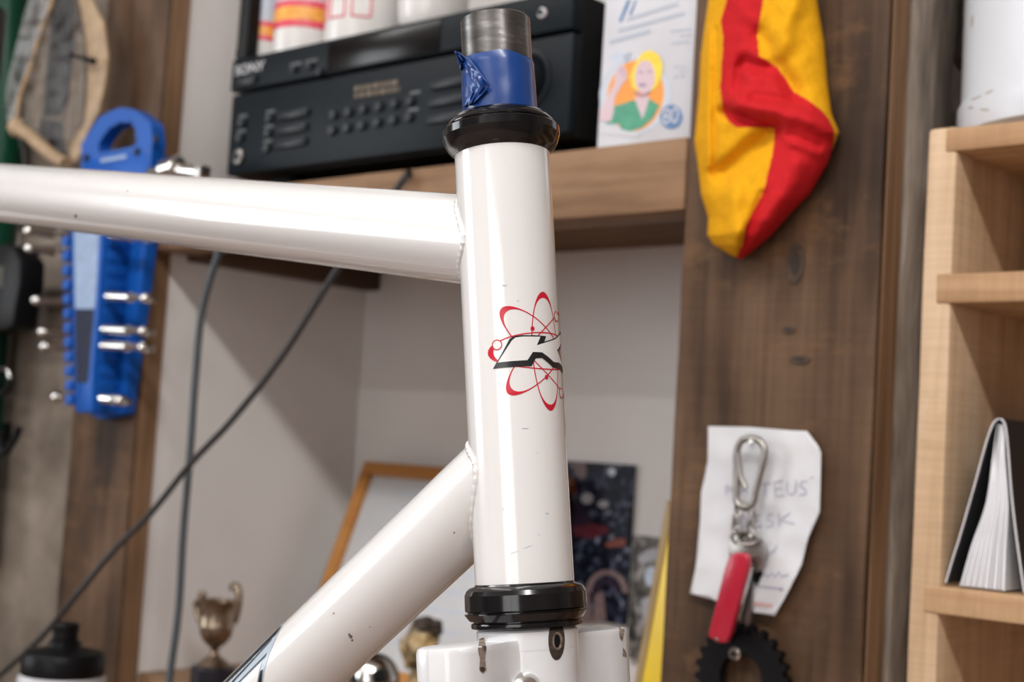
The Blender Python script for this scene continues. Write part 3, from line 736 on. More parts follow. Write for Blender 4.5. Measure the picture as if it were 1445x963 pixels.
# ------------------------------------------------------------------ black receiver on the shelf
YR = 0.002
xr0, xr1 = at(319, 245, Y=YR).x, at(805, 120, Y=YR).x
zb = (at(318, 250, Y=YR).z + at(621, 207, Y=YR).z) / 2
zs = (at(331, 137, Y=YR).z + at(643, 75.7, Y=YR).z + at(802, 36, Y=YR).z) / 3
zt = (at(346, 86, Y=YR).z + at(655, 13, Y=YR).z) / 2
rx = thing('stereo_receiver', 'wide black stereo receiver on the wooden shelf', 'receiver', ((xr0 + xr1) / 2, .13, ZS))
obj('case', box(xr0 + .002, xr1, YR + .0115, .275, zb - .001, zt - .001, .001), 'rx_body', rx)
lp = obj('lower_panel', box(xr0, xr1, YR, YR + .011, zb, zs - .0012, .002), 'rx_face', rx)
upn = obj('upper_panel', box(xr0, xr1, YR - .003, YR + .011, zs + .0012, zt, .002), 'rx_face', rx)
for x in (xr0 + .05, xr1 - .05):
    for y in (.04, .24): obj('foot', lathe([(.016, 0), (.018, .002), (.018, zb - ZS - .001)], (x, y, ZS), (0, 0, 1), 20), 'rx_body', rx)
z4 = lambda x, y: (310 + x / 3.566, y / 3.566)
def button(px, r, parent, Y, mat='rx_button', h=.004):
    p = at(*px, Y=Y); return obj('button', lathe([(r, .0005), (r, h * .8), (r * .85, h)], (p.x, Y, p.z), (0, -1, 0), 20), mat, parent)
for p in ((118, 620), (108, 695), (257, 598), (250, 672), (245, 747)): button(z4(*p), .0042, lp, YR)
for x, y in ((580, 580), (655, 567), (730, 553), (808, 540), (888, 525), (966, 510), (573, 660), (648, 647), (722, 634), (800, 620), (880, 607), (960, 592)):
    button(z4(x, y), .0042, lp, YR)
for x, y in ((257, 562), (250, 636), (243, 710), (118, 585), (110, 660), (985, 465), (975, 552)):
    p = at(*z4(x, y), Y=YR); obj('button_caption', box(p.x - .006, p.x + .006, YR - .0003, YR, p.z - .0012, p.z + .0012), 'rx_mark', lp)
pj = button(z4(98, 793), .0075, lp, YR, 'dull_metal', .003); obj('socket_hole', lathe([(.0035, 0), (.0035, .0006)], WORLD[pj] + V((0, -.0016, 0)), (0, -1, 0), 16), 'rx_body', pj)
for (x, y), w_ in (((385, 575), .024), ((377, 648), .024), ((372, 722), .024), ((1180, 415), .026), ((1172, 503), .026), ((1165, 590), .026)):
    p = at(*z4(x, y), Y=YR); obj('bar_button', box(p.x - w_, p.x + w_ * .8, YR - .0035, YR - .0001, p.z - .0035, p.z + .0035, .0012), 'rx_button', lp)
for yy in (430, 465):
    x = 678
    while x < 900:
        wd = random.choice((16, 24, 34)); p, q = at(*z4(x, yy + (790 - x) * .16), Y=YR), at(*z4(min(x + wd, 905), yy + (790 - x - wd) * .16), Y=YR)
        obj('gold_marking', box(p.x, q.x, YR - .0003, YR, p.z - .0022, p.z + .0022), 'print_gold', lp); x += wd + 9
p = at(744, 113, Y=YR)
kn = obj('volume_knob', lathe([(.021, .0005), (.021, .012), (.0195, .015), (.017, .0155), (.001, .0148)], (p.x, YR, p.z), (0, -1, 0), 40), 'rx_face', lp)
obj('knob_ring', lathe([(.0215, 0), (.025, 0), (.025, .002), (.0215, .002), (.0215, 0)], (p.x, YR - .0001, p.z), (0, -1, 0), 40, cap=False), 'rx_button', lp)
YU = YR - .003
p0, p1 = at(*z4(545, 300), Y=YU), at(*z4(1112, 180), Y=YU)
obj('display_window', box(p0.x, p1.x, YU - .001, YU, zs + .003, zt - .004, .0004), 'rx_glass', upn)
p = at(*z4(152, 346), Y=YU); text_mesh('SONY', .0135, (p.x, YU - .0004, p.z), 'print_pale', upn, 'brand_lettering', .0002, 1.25)
p = at(*z4(140, 408), Y=YU); obj('power_button', box(p.x - .014, p.x + .014, YU - .003, YU - .0001, p.z - .004, p.z + .004, .001), 'rx_button', upn)
for q in ((380, 350), (460, 332), (510, 365)): button(z4(*q), .0036, upn, YU)
for q in ((385, 322), (462, 306)):
    p = at(*z4(*q), Y=YU); obj('button_caption', box(p.x - .008, p.x + .008, YU - .0003, YU, p.z - .0012, p.z + .0012), 'rx_mark', upn)
p = at(767, 19, Y=YU); bt = button((767, 19), .0042, upn, YU, 'print_pale', .003)
obj('button_core', lathe([(.0024, 0), (.0024, .0008)], WORLD[bt] + V((0, -.0016, 0)), (0, -1, 0), 16), 'rx_face', bt)

# things standing on the receiver
cs = thing('black_case', 'slim black upright case at the end of the receiver', 'case', (xr0 + .01, .06, zt))
px1 = at(349, 60, Y=.0).x
obj('body', box(xr0 + .002, px1, .0, .014, zt, zt + .2, .002), 'rx_body', cs)
obj('edge_strip', tube([(xr0 + .006, -.001, zt + .01), (xr0 + .006, -.001, zt + .19)], .0009, 8), 'dull_metal', cs)
def tub(pl, pr, Yc, h, label, name, cat, prof=None, bands=()):
    """round pot: its left and right edges in photo pixels, centred Yc behind the front"""
    a = at(pl, 40, Y=Yc); c_ = at(pr, 40, Y=Yc); cx = (a.x + c_.x) / 2; r = abs(c_.x - a.x) / 2 * .80
    t = thing(name, label, cat, (cx, Yc, zt), 'white pots on the receiver')
    obj('pot', lathe(prof(r) if prof else [(r * .86, 0), (r * .97, .003), (r, .008), (r, h - .002), (r * .98, h)], (cx, Yc, zt + .0002), (0, 0, 1), 48), 'tub', t)
    for z0, z1, mt, nm in bands:
        obj(nm, lathe([(r + .0003, z0), (r + .0006, z0), (r + .0006, z1), (r + .0003, z1), (r + .0003, z0)], (cx, Yc, zt), (0, 0, 1), 48, cap=False), mt, t)
    obj('lid', lathe([(r * 1.02, 0), (r * 1.03, .001), (r * 1.03, .010), (r * .99, .012)], (cx, Yc, zt + h), (0, 0, 1), 48), 'tub', t)
    return t
tub(349, 397, .032, .10, 'white pot with red and yellow band beside the black case', 'label_pot', 'pot', None, [(.022, .027, 'label_red', 'red_band'), (.027, .036, 'label_yellow', 'yellow_band'), (.036, .041, 'label_red', 'red_band'), (.041, .085, 'label_blue', 'blue_band')])
tub(396, 468, .048, .11, 'wider white pot with a pink, red and yellow label', 'label_pot', 'pot', None, [(.030, .037, 'label_red', 'red_band'), (.037, .050, 'label_yellow', 'yellow_band'), (.050, .056, 'label_red', 'red_band'), (.056, .09, 'label_pink', 'pink_band')])
t = tub(468, 558, .058, .12, 'white pot with thin red framed panels', 'label_pot', 'pot')
c = WORLD[t]; r_ = abs(at(558, 40, Y=.058).x - at(468, 40, Y=.058).x) / 2 * .8
for a0 in (-2.45, -1.75, -1.05):
    for (da, dz) in ((0, 0), (.5, 0)):
        obj('red_line', tube([(c.x + (r_ + .0002) * math.cos(a0 + da), c.y + (r_ + .0002) * math.sin(a0 + da), zt + .03 + k * .05) for k in range(2)], .0009, 6), 'label_red', t)
    obj('red_line', tube([(c.x + (r_ + .0002) * math.cos(a0 + .5 * k / 8), c.y + (r_ + .0002) * math.sin(a0 + .5 * k / 8), zt + .03) for k in range(9)], .0009, 6), 'label_red', t)
tub(566, 655, .06, .07, 'plain white bowl with a narrow foot behind the steel tube', 'bowl', 'bowl', lambda r: [(r * .5, 0), (r * .55, .004), (r * .8, .010), (r * .96, .022), (r, .045), (r, .07)])

# illustrated carton
YC = 0.012
cx0, cx1 = at(847, 120, Y=YC).x, XB0 - .0025
ct = thing('illustrated_carton', 'white carton printed with a blond figure in green, beside the receiver', 'carton', ((cx0 + cx1) / 2, .03, ZS))
cbd = obj('carton_body', box(cx0, cx1, YC, .055, ZS, ZS + .17, .0012), 'card', ct)
zq = lambda x, y: (830 + x / 4.376, y / 4.376)
def pr(nm, pts, mt, lv, zoom=zq): obj(nm, plane_print([zoom(*p) for p in pts], YC, .0003 + .00012 * lv, .0001), mt, ct, smooth=False)
ov = ellipse(290, 600, 205, 215, 36, .12)
pr('oval_ring', ellipse(292, 590, 222, 236, 40, .1), 'card_ring', 0)
pr('oval_inner', ellipse(292, 590, 200, 218, 40, .1), 'card', 1)
pr('oval_orange', ellipse(292, 590, 172, 222, 36, .2), 'card_orange', 2)
pr('sleeve_white', [(60, 790), (130, 765), (230, 800), (330, 822), (300, 850), (170, 835), (75, 830)], 'card', 3)
pr('green_top', [(150, 660), (280, 618), (330, 640), (375, 610), (440, 650), (400, 730), (330, 790), (255, 812), (205, 800), (190, 765), (110, 765)], 'card_green', 4)
pr('raised_arm', [(70, 690), (110, 620), (160, 520), (170, 440), (200, 390), (235, 430), (240, 485), (210, 520), (165, 600), (155, 700), (140, 750), (70, 748)], 'card_skin', 5)
pr('neckline', [(285, 600), (380, 595), (365, 650), (335, 735), (305, 660)], 'card_skin', 5)
pr('hair', [(270, 540), (255, 470), (285, 400), (315, 350), (345, 318), (395, 312), (440, 345), (458, 400), (455, 470), (430, 530), (400, 560), (300, 560)], 'card_hair', 6)
pr('face', ellipse(350, 475, 62, 105, 28, .03), 'card_skin', 7)
pr('fringe', [(310, 375), (345, 330), (400, 330), (430, 375), (380, 372)], 'card_hair', 8)
for p in (ellipse(325, 446, 14, 7), ellipse(378, 442, 14, 7), ellipse(335, 525, 26, 12), [(285, 560), (330, 590), (378, 560), (375, 575), (330, 602), (288, 578)]): pr('face_mark', p, 'card_mauve', 8)
for k in range(3): pr('finger_line', [(185 + k * 14, 430 + k * 18), (225, 425 + k * 18), (225, 431 + k * 18), (185 + k * 14, 437 + k * 18)], 'card_mauve', 6)
pr('blue_slip', [(215, 345), (262, 318), (240, 395), (222, 380)], 'card_grey', 5)
pr('cloud', ellipse(190, 355, 55, 32), 'card_ring', 1)
star = []
for k in range(40):
    rr = 74 if k % 2 == 0 else 64; star.append((512 + rr * math.cos(k * math.pi / 20), 722 + rr * 1.08 * math.sin(k * math.pi / 20)))
pr('badge', star, 'card_blue', 2)
p = at(*zq(512, 722), Y=YC); text_mesh('80', .017, (p.x, YC - .0008, p.z), 'card', ct, 'badge_number', .0001, .9)
for (x0, y0, x1, y1, w_) in ((135, 262, 390, 190, 26), (190, 190, 600, 80, 22), (240, 120, 560, 20, 20), (510, 195, 640, 180, 12), (570, 225, 645, 213, 10), (520, 268, 630, 255, 12), (530, 415, 610, 408, 8), (560, 443, 610, 438, 8), (530, 478, 605, 466, 12)):
    n_ = max(2, int((x1 - x0) / 26))
    for k in range(n_):
        a0, a1 = k / n_, (k + .72) / n_
        xa, ya, xb, yb = x0 + (x1 - x0) * a0, y0 + (y1 - y0) * a0, x0 + (x1 - x0) * a1, y0 + (y1 - y0) * a1
        pr('print_line', [(xa, ya - w_ / 2), (xb, yb - w_ / 2), (xb, yb + w_ / 2), (xa, ya + w_ / 2)], 'card_grey', 1)
pr('big_stroke', [(188, 130), (240, 0), (262, 0), (205, 135)], 'card_blue', 1)
pr('big_stroke', [(250, 90), (290, 0), (300, 0), (265, 95)], 'card_blue', 1)

# ------------------------------------------------------------------ yellow and red cloth on the right board
zc6 = lambda x, y: (960 + x / 2.409, y / 2.409)
LO = [(105, -160), (95, 0), (70, 180), (62, 330), (48, 480), (62, 580), (70, 660), (95, 740), (92, 800), (112, 832), (165, 865), (200, 881)]
HI = [(430, -160), (465, 0), (490, 150), (500, 280), (515, 390), (540, 450), (520, 500), (500, 560), (440, 660), (380, 720), (310, 800), (265, 838), (210, 882)]
RED = [(150, -160), (158, 0), (137, 70), (146, 130), (135, 300), (145, 380), (165, 415), (190, 433), (250, 432), (320, 436), (318, 500), (300, 580), (280, 660), (250, 715), (222, 770), (212, 830), (190, 875), (200, 895), (270, 850), (320, 810), (390, 735), (450, 675), (508, 565), (514, 520), (522, 480), (524, 445), (505, 405), (480, 375), (435, 340), (385, 312), (360, 270), (330, 230), (295, 205), (268, 190), (262, 120), (282, 0), (275, -160)]
def interp(tab, y):
    for (xa, ya), (xb, yb) in zip(tab, tab[1:]):
        if ya <= y <= yb: return xa + (xb - xa) * (y - ya) / (yb - ya)
    return tab[-1][0] if y > tab[-1][1] else tab[0][0]
def inside(p, poly):
    x, y = p; c = False
    for (xa, ya), (xb, yb) in zip(poly, poly[1:] + poly[:1]):
        if (ya > y) != (yb > y) and x < (xb - xa) * (y - ya) / (yb - ya) + xa: c = not c
    return c
FOLDS = [((200, 350), (510, 420), .011, 45), ((150, 590), (310, 455), -.013, 40), ((340, 460), (480, 520), .005, 28), ((215, 210), (290, 235), -.006, 22), ((270, 120), (390, 310), -.007, 32),
         ((395, 0), (330, 180), .006, 34), ((100, 100), (95, 560), .005, 18), ((118, 100), (112, 600), -.004, 12), ((180, 640), (195, 840), .007, 34), ((280, 660), (210, 850), -.004, 16), ((145, 380), (330, 436), -.009, 18), ((370, 460), (470, 500), -.003, 14), ((250, 330), (420, 350), -.004, 18), ((200, 230), (190, 300), -.005, 16), ((400, 560), (300, 740), .006, 40)]
def seg_d(p, a, b2):
    ax, ay = b2[0] - a[0], b2[1] - a[1]; t = max(0, min(1, ((p[0] - a[0]) * ax + (p[1] - a[1]) * ay) / (ax * ax + ay * ay)))
    return math.hypot(p[0] - a[0] - t * ax, p[1] - a[1] - t * ay)
NR, NC = 300, 190
cloth = thing('hanging_cloth', 'yellow and red cloth cap hanging on the dark board', 'cloth', at(1075, 360, Y=-.004))
grid = []
for i in range(NR + 1):
    y = -160 + (882 + 160 - .5) * i / NR; l, r = interp(LO, y), interp(HI, y); row = []
    for j in range(NC + 1):
        u = j / NC; uu = .5 - .5 * math.cos(math.pi * u); x = l + (r - l) * uu
        wpx = (r - l) / 2; dome = math.sqrt(max(0, 1 - (2 * uu - 1) ** 2)) * min(1, wpx / 130 + .12)
        d = .030 * dome
        for a, b2, am, wd in FOLDS:
            d += am * math.exp(-(seg_d((x, y), a, b2) / wd) ** 2) * min(1, dome * 1.4)
        d += .0016 * noise.noise(V((x * .02, y * .02, 3))) * dome
        row.append((x, y, max(d, 0)))
    grid.append(row)
for nm, want, mt in (('yellow_panel', False, 'cloth_y'), ('red_panel', True, 'cloth_r')):
    b2 = bmesh.new(); vv = {}
    def gv(i, j):
        if (i, j) not in vv:
            x, y, d = grid[i][j]; p = at(*zc6(x, y), Y=-.006); q = at(*zc6(x, y), Y=-.006 - d)
            vv[(i, j)] = b2.verts.new(q)
        return vv[(i, j)]
    for i in range(NR):
        for j in range(NC):
            cx_ = sum(grid[a][b][0] for a in (i, i + 1) for b in (j, j + 1)) / 4; cy_ = sum(grid[a][b][1] for a in (i, i + 1) for b in (j, j + 1)) / 4
            if inside((cx_, cy_), RED) == want: b2.faces.new((gv(i, j), gv(i, j + 1), gv(i + 1, j + 1), gv(i + 1, j)))
    if not want:                                  # back of the cloth against the board
        poly = [(interp(LO, y), y) for y in range(-160, 880, 20)] + [(interp(HI, y), y) for y in range(879, -161, -20)]
        vs = [b2.verts.new(at(*zc6(*p), Y=-.0055)) for p in poly]; b2.faces.new(vs)
    po = obj(nm, b2, mt, cloth)
    po.data.set_sharp_from_angle(angle=math.radians(120))

# ------------------------------------------------------------------ note, keys and toothed ring on the right board
zn = lambda x, y: (940 + x / 2.514, 580 + y / 2.514)
note = thing('paper_note', 'creased white handwritten paper note on the dark board behind the keys', 'note', at(1066, 870, Y=-.002))
NP = [(150, 55), (300, 58), (420, 68), (500, 72), (540, 125), (550, 150), (548, 250), (545, 360), (505, 450), (480, 550), (430, 650), (385, 728), (310, 715), (200, 680), (85, 648), (105, 560), (120, 400), (125, 290), (148, 180)]
b2 = bmesh.new(); vs = [b2.verts.new((x, y, 0)) for x, y in NP]
for t in tessellate_polygon([[V((x, y, 0)) for x, y in NP]]): b2.faces.new([vs[i] for i in t])
for ax, lo, hi in ((0, 85, 550), (1, 55, 728)):
    k = lo + 22
    while k < hi:
        co = V((0, 0, 0)); no = V((0, 0, 0)); co[ax] = k; no[ax] = 1
        bmesh.ops.bisect_plane(b2, geom=b2.verts[:] + b2.edges[:] + b2.faces[:], plane_co=co, plane_no=no); k += 22
def note_y(x, y):
    fold = -.0045 * max(0, (x - 330) / 220) - .003 * max(0, (y - 480) / 250) + .0015 * noise.noise(V((x * .012, y * .012, 0))) - .0012 * abs((x - 130 - (y - 380) * -.55) / 300)
    return -.0035 + fold
for v in b2.verts:
    x, y = v.co.x, v.co.y; v.co = at(*zn(x, y), Y=note_y(x, y))
po = obj('sheet', b2, 'paper', note)
md = po.modifiers.new('solid', 'SOLIDIFY'); md.thickness = .0003
INK = [[(212, 298), (214, 262), (228, 285), (243, 260), (246, 296)], [(262, 298), (275, 262), (290, 296)], [(267, 285), (286, 284)], [(330, 262), (372, 258)], [(350, 262), (352, 305)],
       [(415, 250), (384, 254), (388, 306), (420, 300)], [(386, 280), (412, 276)], [(430, 250), (428, 285), (440, 300), (458, 290), (462, 248)], [(500, 252), (480, 252), (475, 268), (495, 280), (496, 296), (472, 300)], [(512, 240), (522, 236)],
       [(262, 370), (264, 418), (285, 408), (292, 385), (262, 370)], [(335, 372), (312, 374), (314, 414), (340, 410)], [(314, 392), (332, 390)], [(378, 368), (360, 372), (360, 386), (380, 396), (376, 412), (355, 412)], [(400, 362), (402, 412)], [(440, 362), (404, 390), (455, 402)],
       [(320, 480), (335, 508), (365, 512), (390, 490), (392, 476)], [(345, 470), (347, 476)], [(368, 466), (370, 472)],
       [(335, 588), (350, 578), (360, 592), (375, 576), (385, 592), (400, 572), (410, 590), (435, 582)], [(320, 622), (370, 628), (415, 634), (405, 626), (415, 634), (402, 640)]]
for s_ in INK:
    pts = []
    for (xa, ya), (xb, yb) in zip(s_, s_[1:]):
        for k in range(4): pts.append((xa + (xb - xa) * k / 4, ya + (yb - ya) * k / 4))
    pts.append(s_[-1]); b2 = bmesh.new(); Ls, Rs = [], []
    P = [at(*zn(x, y), Y=note_y(x, y) - .0007) for x, y in pts]
    for i, p in enumerate(P):
        t = (P[min(i + 1, len(P) - 1)] - P[max(i - 1, 0)]).normalized(); n_ = V((-t.z, 0, t.x)) * .00045
        Ls.append(b2.verts.new(p + n_)); Rs.append(b2.verts.new(p - n_))
    for i in range(len(P) - 1): b2.faces.new((Ls[i], Ls[i + 1], Rs[i + 1], Rs[i]))
    obj('handwriting', b2, 'ink', note)
b2 = bmesh.new(); P = [at(*zn(x, y), Y=note_y(x, y) - .0008) for x, y in ((305, 684), (330, 686), (355, 690), (378, 692))]
vs = [b2.verts.new(p + V((0, 0, .0012))) for p in P] + [b2.verts.new(p - V((0, 0, .0012))) for p in P[::-1]]; b2.faces.new(vs); obj('red_stroke', b2, 'ink_red', note)

YK = -.016
keys = thing('key_bunch', 'steel carabiner with chain, key and red pocket knife hanging over the note', 'keys', at(1040, 900, Y=YK))
kp = lambda x, y, dy=0: at(*zn(x, y), Y=YK + dy)
obj('carabiner', tube(smooth_path([kp(*p) for p in ((268, 105), (295, 97), (325, 103), (347, 130), (348, 170), (333, 230), (318, 290), (310, 325), (290, 342), (262, 338), (250, 315), (250, 265), (250, 200), (252, 140), (268, 105))], 8)[:-1], .0024, 12, closed=True), 'dull_metal', keys)
obj('carabiner_gate', tube([kp(255, 150, -.001), kp(262, 230, -.001), kp(280, 275, -.001)], .0021, 10), 'dull_metal', keys)
obj('nail', tube([at(*zn(305, 112), Y=-.0005), at(*zn(300, 108), Y=YK - .008)], .0014, 10), 'chrome', keys)
def link(cx_, cy_, rx_, ry_, tw):
    c_ = kp(cx_, cy_); k = (kp(cx_ + 1, cy_) - c_).length; pts = []
    for q in range(20):
        a = 2 * math.pi * q / 20; pts.append(c_ + V((math.cos(a) * rx_ * k * math.cos(tw), math.cos(a) * rx_ * k * math.sin(tw), math.sin(a) * ry_ * k)))
    return tube(pts, .0009, 8, closed=True)
for k, (x, y, rx_, ry_) in enumerate(((262, 345, 14, 24), (248, 378, 11, 22), (250, 412, 12, 24), (248, 446, 13, 22), (303, 352, 11, 22), (308, 384, 12, 22), (302, 420, 11, 24))):
    obj('chain_link', link(x, y, rx_, ry_, .3 + (k % 2) * 1.1), 'dull_metal', keys)
obj('split_ring', link(278, 450, 48, 20, .1), 'dull_metal', keys)
c_ = kp(275, 505); k_ = (kp(276, 505) - c_).length
kb_ = prism([c_ + V((66 * k_ * math.cos(a), .004, 66 * k_ * math.sin(a))) for a in [2 * math.pi * q / 28 for q in range(28)]], (0, .0022, 0), .0004)
ky = obj('key', kb_, 'dull_metal', keys)
obj('key_blade', prism([kp(285, 560, .004), kp(310, 555, .004), kp(300, 748, .004), kp(288, 765, .004), kp(272, 745, .004)], (0, .002, 0)), 'dull_metal', ky)
obj('key_blade', prism([kp(318, 560, .007), kp(338, 575, .007), kp(322, 615, .007), kp(305, 600, .007)], (0, .002, 0)), 'black_mid', ky)
kf = obj('knife_handle', prism([kp(*p, -.010) for p in ((222, 515), (240, 503), (275, 503), (292, 520), (290, 550), (222, 800), (210, 825), (178, 825), (150, 805), (148, 790), (205, 560))], (0, .006, 0), .0016, 3), 'knife_red', keys)
obj('knife_liner', prism([kp(*p, -.0035) for p in ((232, 512), (286, 508), (300, 560), (240, 785), (215, 810), (172, 815), (200, 600))], (0, .004, 0), .0004), 'chrome', kf)
obj('knife_rivet', lathe([(.0016, 0), (.0014, .0006)], kp(178, 812, -.0105), (0, -1, 0), 14), 'chrome', kf)

# black toothed ring hanging under the keys
YT = -.012
tr = thing('toothed_ring', 'black toothed metal ring on the board under the red knife', 'ring', at(1045, 960, Y=YT))
cc = at(*zn(262, 950), Y=YT); k_ = (at(*zn(263, 950), Y=YT) - cc).length
b2 = bmesh.new(); N_ = 24 * 6; ro, ri = [], []
for q in range(N_):
    a = 2 * math.pi * q / N_; ph = (q % 6) / 6
    rr = (148 + (16 if .15 < ph < .6 else 0)) * k_
    ro.append(V((math.cos(a) * rr, 0, math.sin(a) * rr))); ri.append(V((math.cos(a) * 74 * k_, 0, math.sin(a) * 74 * k_)))
lo_o = [b2.verts.new(cc + p) for p in ro]; lo_i = [b2.verts.new(cc + p) for p in ri]; hi_o = [b2.verts.new(cc + p + V((0, .006, 0))) for p in ro]; hi_i = [b2.verts.new(cc + p + V((0, .006, 0))) for p in ri]
for q in range(N_):
    w_ = (q + 1) % N_
    for f in ((lo_o[q], lo_o[w_], lo_i[w_], lo_i[q]), (hi_o[q], hi_i[q], hi_i[w_], hi_o[w_]), (lo_o[q], hi_o[q], hi_o[w_], lo_o[w_]), (lo_i[q], lo_i[w_], hi_i[w_], hi_i[q])): b2.faces.new(f)
ringo = obj('toothed_disc', b2, 'black_mid', tr)
obj('hanger_tab', prism([at(*zn(*p), Y=YT) for p in ((240, 800), (268, 765), (300, 755), (312, 805))], (0, .006, 0), .001), 'black_mid', tr)
pb = at(*zn(250, 862), Y=YT); bo = obj('bolt', lathe([(.0046, 0), (.0046, .003), (.0036, .0042)], pb, (0, -1, 0), 20), 'chrome', tr)
obj('bolt_socket', lathe([(.0018, 0), (.0018, .0005)], pb + V((0, -.0042, 0)), (0, -1, 0), 6), 'black_mid', bo)
obj('mounting_screw', tube([pb + V((.012, .0065, -.002)), pb + V((.012, .0105, -.002))], .0022, 10), 'dull_metal', tr)

# ------------------------------------------------------------------ pine shelves with notebook and bucket
YP = -0.004
xs0 = at(1297, 480, Y=YP).x; xs1 = at(1340, 480, Y=YP).x; xs_t = at(1324, 480, Y=YP).x
ztop = at(1325, 183, Y=YP).z
su = thing('pine_shelves', 'pale pine shelving unit with open compartments by the stone wall', 'shelves', (xs0 + .2, .03, 0))
XR = xs0 + .55; YPB = .203
obj('side_panel', rough_board(xs0, xs1, YP, YPB - .006, 0.0, ztop + .0015, .0007, .04, 6, .003), 'pine', su)
obj('side_panel', rough_board(XR - .02, XR, YP, YPB - .006, 0.0, ztop - .0015, .0007, .04, 8, .003), 'pine', su)
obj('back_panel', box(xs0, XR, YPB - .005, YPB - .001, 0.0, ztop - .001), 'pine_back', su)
def shelf(pt, pb_, x0):
    z1, z0 = at(*pt, Y=YP).z, at(*pb_, Y=YP).z
    obj('shelf', rough_board(x0, XR - .0205 + .008, YP - .0012, YPB - .0065, z0, z1, .0006, .04, z1 * 9, .0015), 'pine_x', su); return z1
shelf((1330, 182), (1330, 215), xs_t)
zm = shelf((1325, 386), (1325, 428), at(1322, 405, Y=YP).x)
zlow = shelf((1306, 825), (1306, 864), at(1304, 845, Y=YP).x)
shelf((1290, 1250), (1290, 1290), at(1284, 1250, Y=YP).x)
# bucket
r_b = .088; pb = at(1359, 165, d=.914); bx_ = pb + V((RIGHT.x, RIGHT.y, 0)).normalized() * r_b
bx_.z = ztop + .0016
bc = thing('white_bucket', 'white plastic bucket standing on the pine shelves', 'bucket', bx_)
bkb = lathe([(r_b * .93, 0), (r_b * .99, .003), (r_b * 1.0, .008), (r_b * 1.0, .022), (r_b * .975, .026), (r_b * .98, .12), (r_b * 1.0, .22), (r_b * .97, .222), (r_b * .95, .12), (r_b * .9, .006)], bx_, (0, 0, 1), 72)
bk_tree = bvh_of(bkb)
bko = obj('pail', bkb, 'bucket', bc)
obj('rim', lathe([(r_b * 1.005, .205), (r_b * 1.05, .207), (r_b * 1.05, .222), (r_b * 1.005, .224)], bx_, (0, 0, 1), 72, cap=False), 'bucket', bc)
for x, y, a1, a2, ro_ in ((1378, 138, 9, 1.4, -.4), (1396, 130, 7, 1.6, -.45), (1370, 152, 4, 2, 0), (1390, 155, 7, 2, .1), (1372, 30, 2, 9, .1)):
    d2 = px_decal(ellipse(x, y, a1, a2, 14, ro_), bk_tree, .0002, 4)
    if len(d2.faces): obj('scuff_mark', d2, 'scuff', bko, recalc=False)

# notebook standing like a tent on the low pine shelf
YB0 = YP + .004
nb = thing('notebook', 'black covered notebook standing open like a tent on the pine shelf', 'book', at(1400, 836, Y=.03))
zz = lambda x, y: (1200 + x / 1.992, 480 + y / 1.992)
DEP = .13
def sheet_section(pts, th, y0, dep, name, mat, parent):
    path = smooth_path([at(*zz(*p), Y=YB0) for p in pts], 6); b2 = bmesh.new(); rows = []
    for i, p in enumerate(path):
        t = (path[min(i + 1, len(path) - 1)] - path[max(i - 1, 0)]).normalized(); n_ = V((-t.z, 0, t.x)) * th / 2
        z_ = max(p.z, zlow + .0012)
        q = V((p.x, y0, z_)); rows.append([b2.verts.new(q + n_), b2.verts.new(q + n_ + V((0, dep, 0))), b2.verts.new(q - n_ + V((0, dep, 0))), b2.verts.new(q - n_)])
    for r0, r1 in zip(rows, rows[1:]):
        for k in range(4): b2.faces.new((r0[k], r0[(k + 1) % 4], r1[(k + 1) % 4], r1[k]))
    b2.faces.new(rows[0]); b2.faces.new(rows[-1][::-1])
    return merge(None, b2) if name is None else obj(name, b2, mat, parent)
sheet_section([(420, 222), (405, 236), (385, 290), (355, 400), (315, 540), (290, 620), (272, 682)], .0012, YB0, DEP, 'cover', 'cover', nb)
sheet_section([(420, 222), (432, 238), (440, 300), (450, 430), (465, 560), (488, 720)], .0012, YB0, DEP, 'cover', 'cover', nb)
for side, tops, mids, feet, cnt in (('L', 414, (380, 408), (305, 372), 12), ('R', 426, (412, 438), (380, 428), 7)):
    b2 = bmesh.new()
    for k in range(cnt):
        f = k / (cnt - 1); xm = mids[0] + (mids[1] - mids[0]) * f; xf = feet[0] + (feet[1] - feet[0]) * f
        ap = 236 + 6 * abs(f - .5)
        m2 = sheet_section([(tops - 3 + 6 * f, ap), ((tops * .6 + xm * .4) - 2, 330), (xm, 460), (xf * .55 + xm * .45, 580), (xf, 700 + 8 * f)], .0009, YB0 + .0015 + .0008 * (k % 3), DEP - .006, None, None, None)
        b2 = merge(b2, m2)
    obj('page_block', b2, 'page', nb)
# pale edge line of the covers
sheet_section([(418, 221), (402, 236), (382, 290), (352, 400), (312, 540), (287, 620), (269, 682)], .0007, YB0 - .0006, .0012, 'cover_edge', 'page', nb)
sheet_section([(422, 221), (435, 238), (443, 300), (453, 430), (468, 560), (491, 720)], .0007, YB0 - .0006, .0012, 'cover_edge', 'page', nb)

# ------------------------------------------------------------------ things in the niche
def on_shelf(px, Y):
    p = at(px, 900, Y=Y); return V((p.x, Y, ZL))
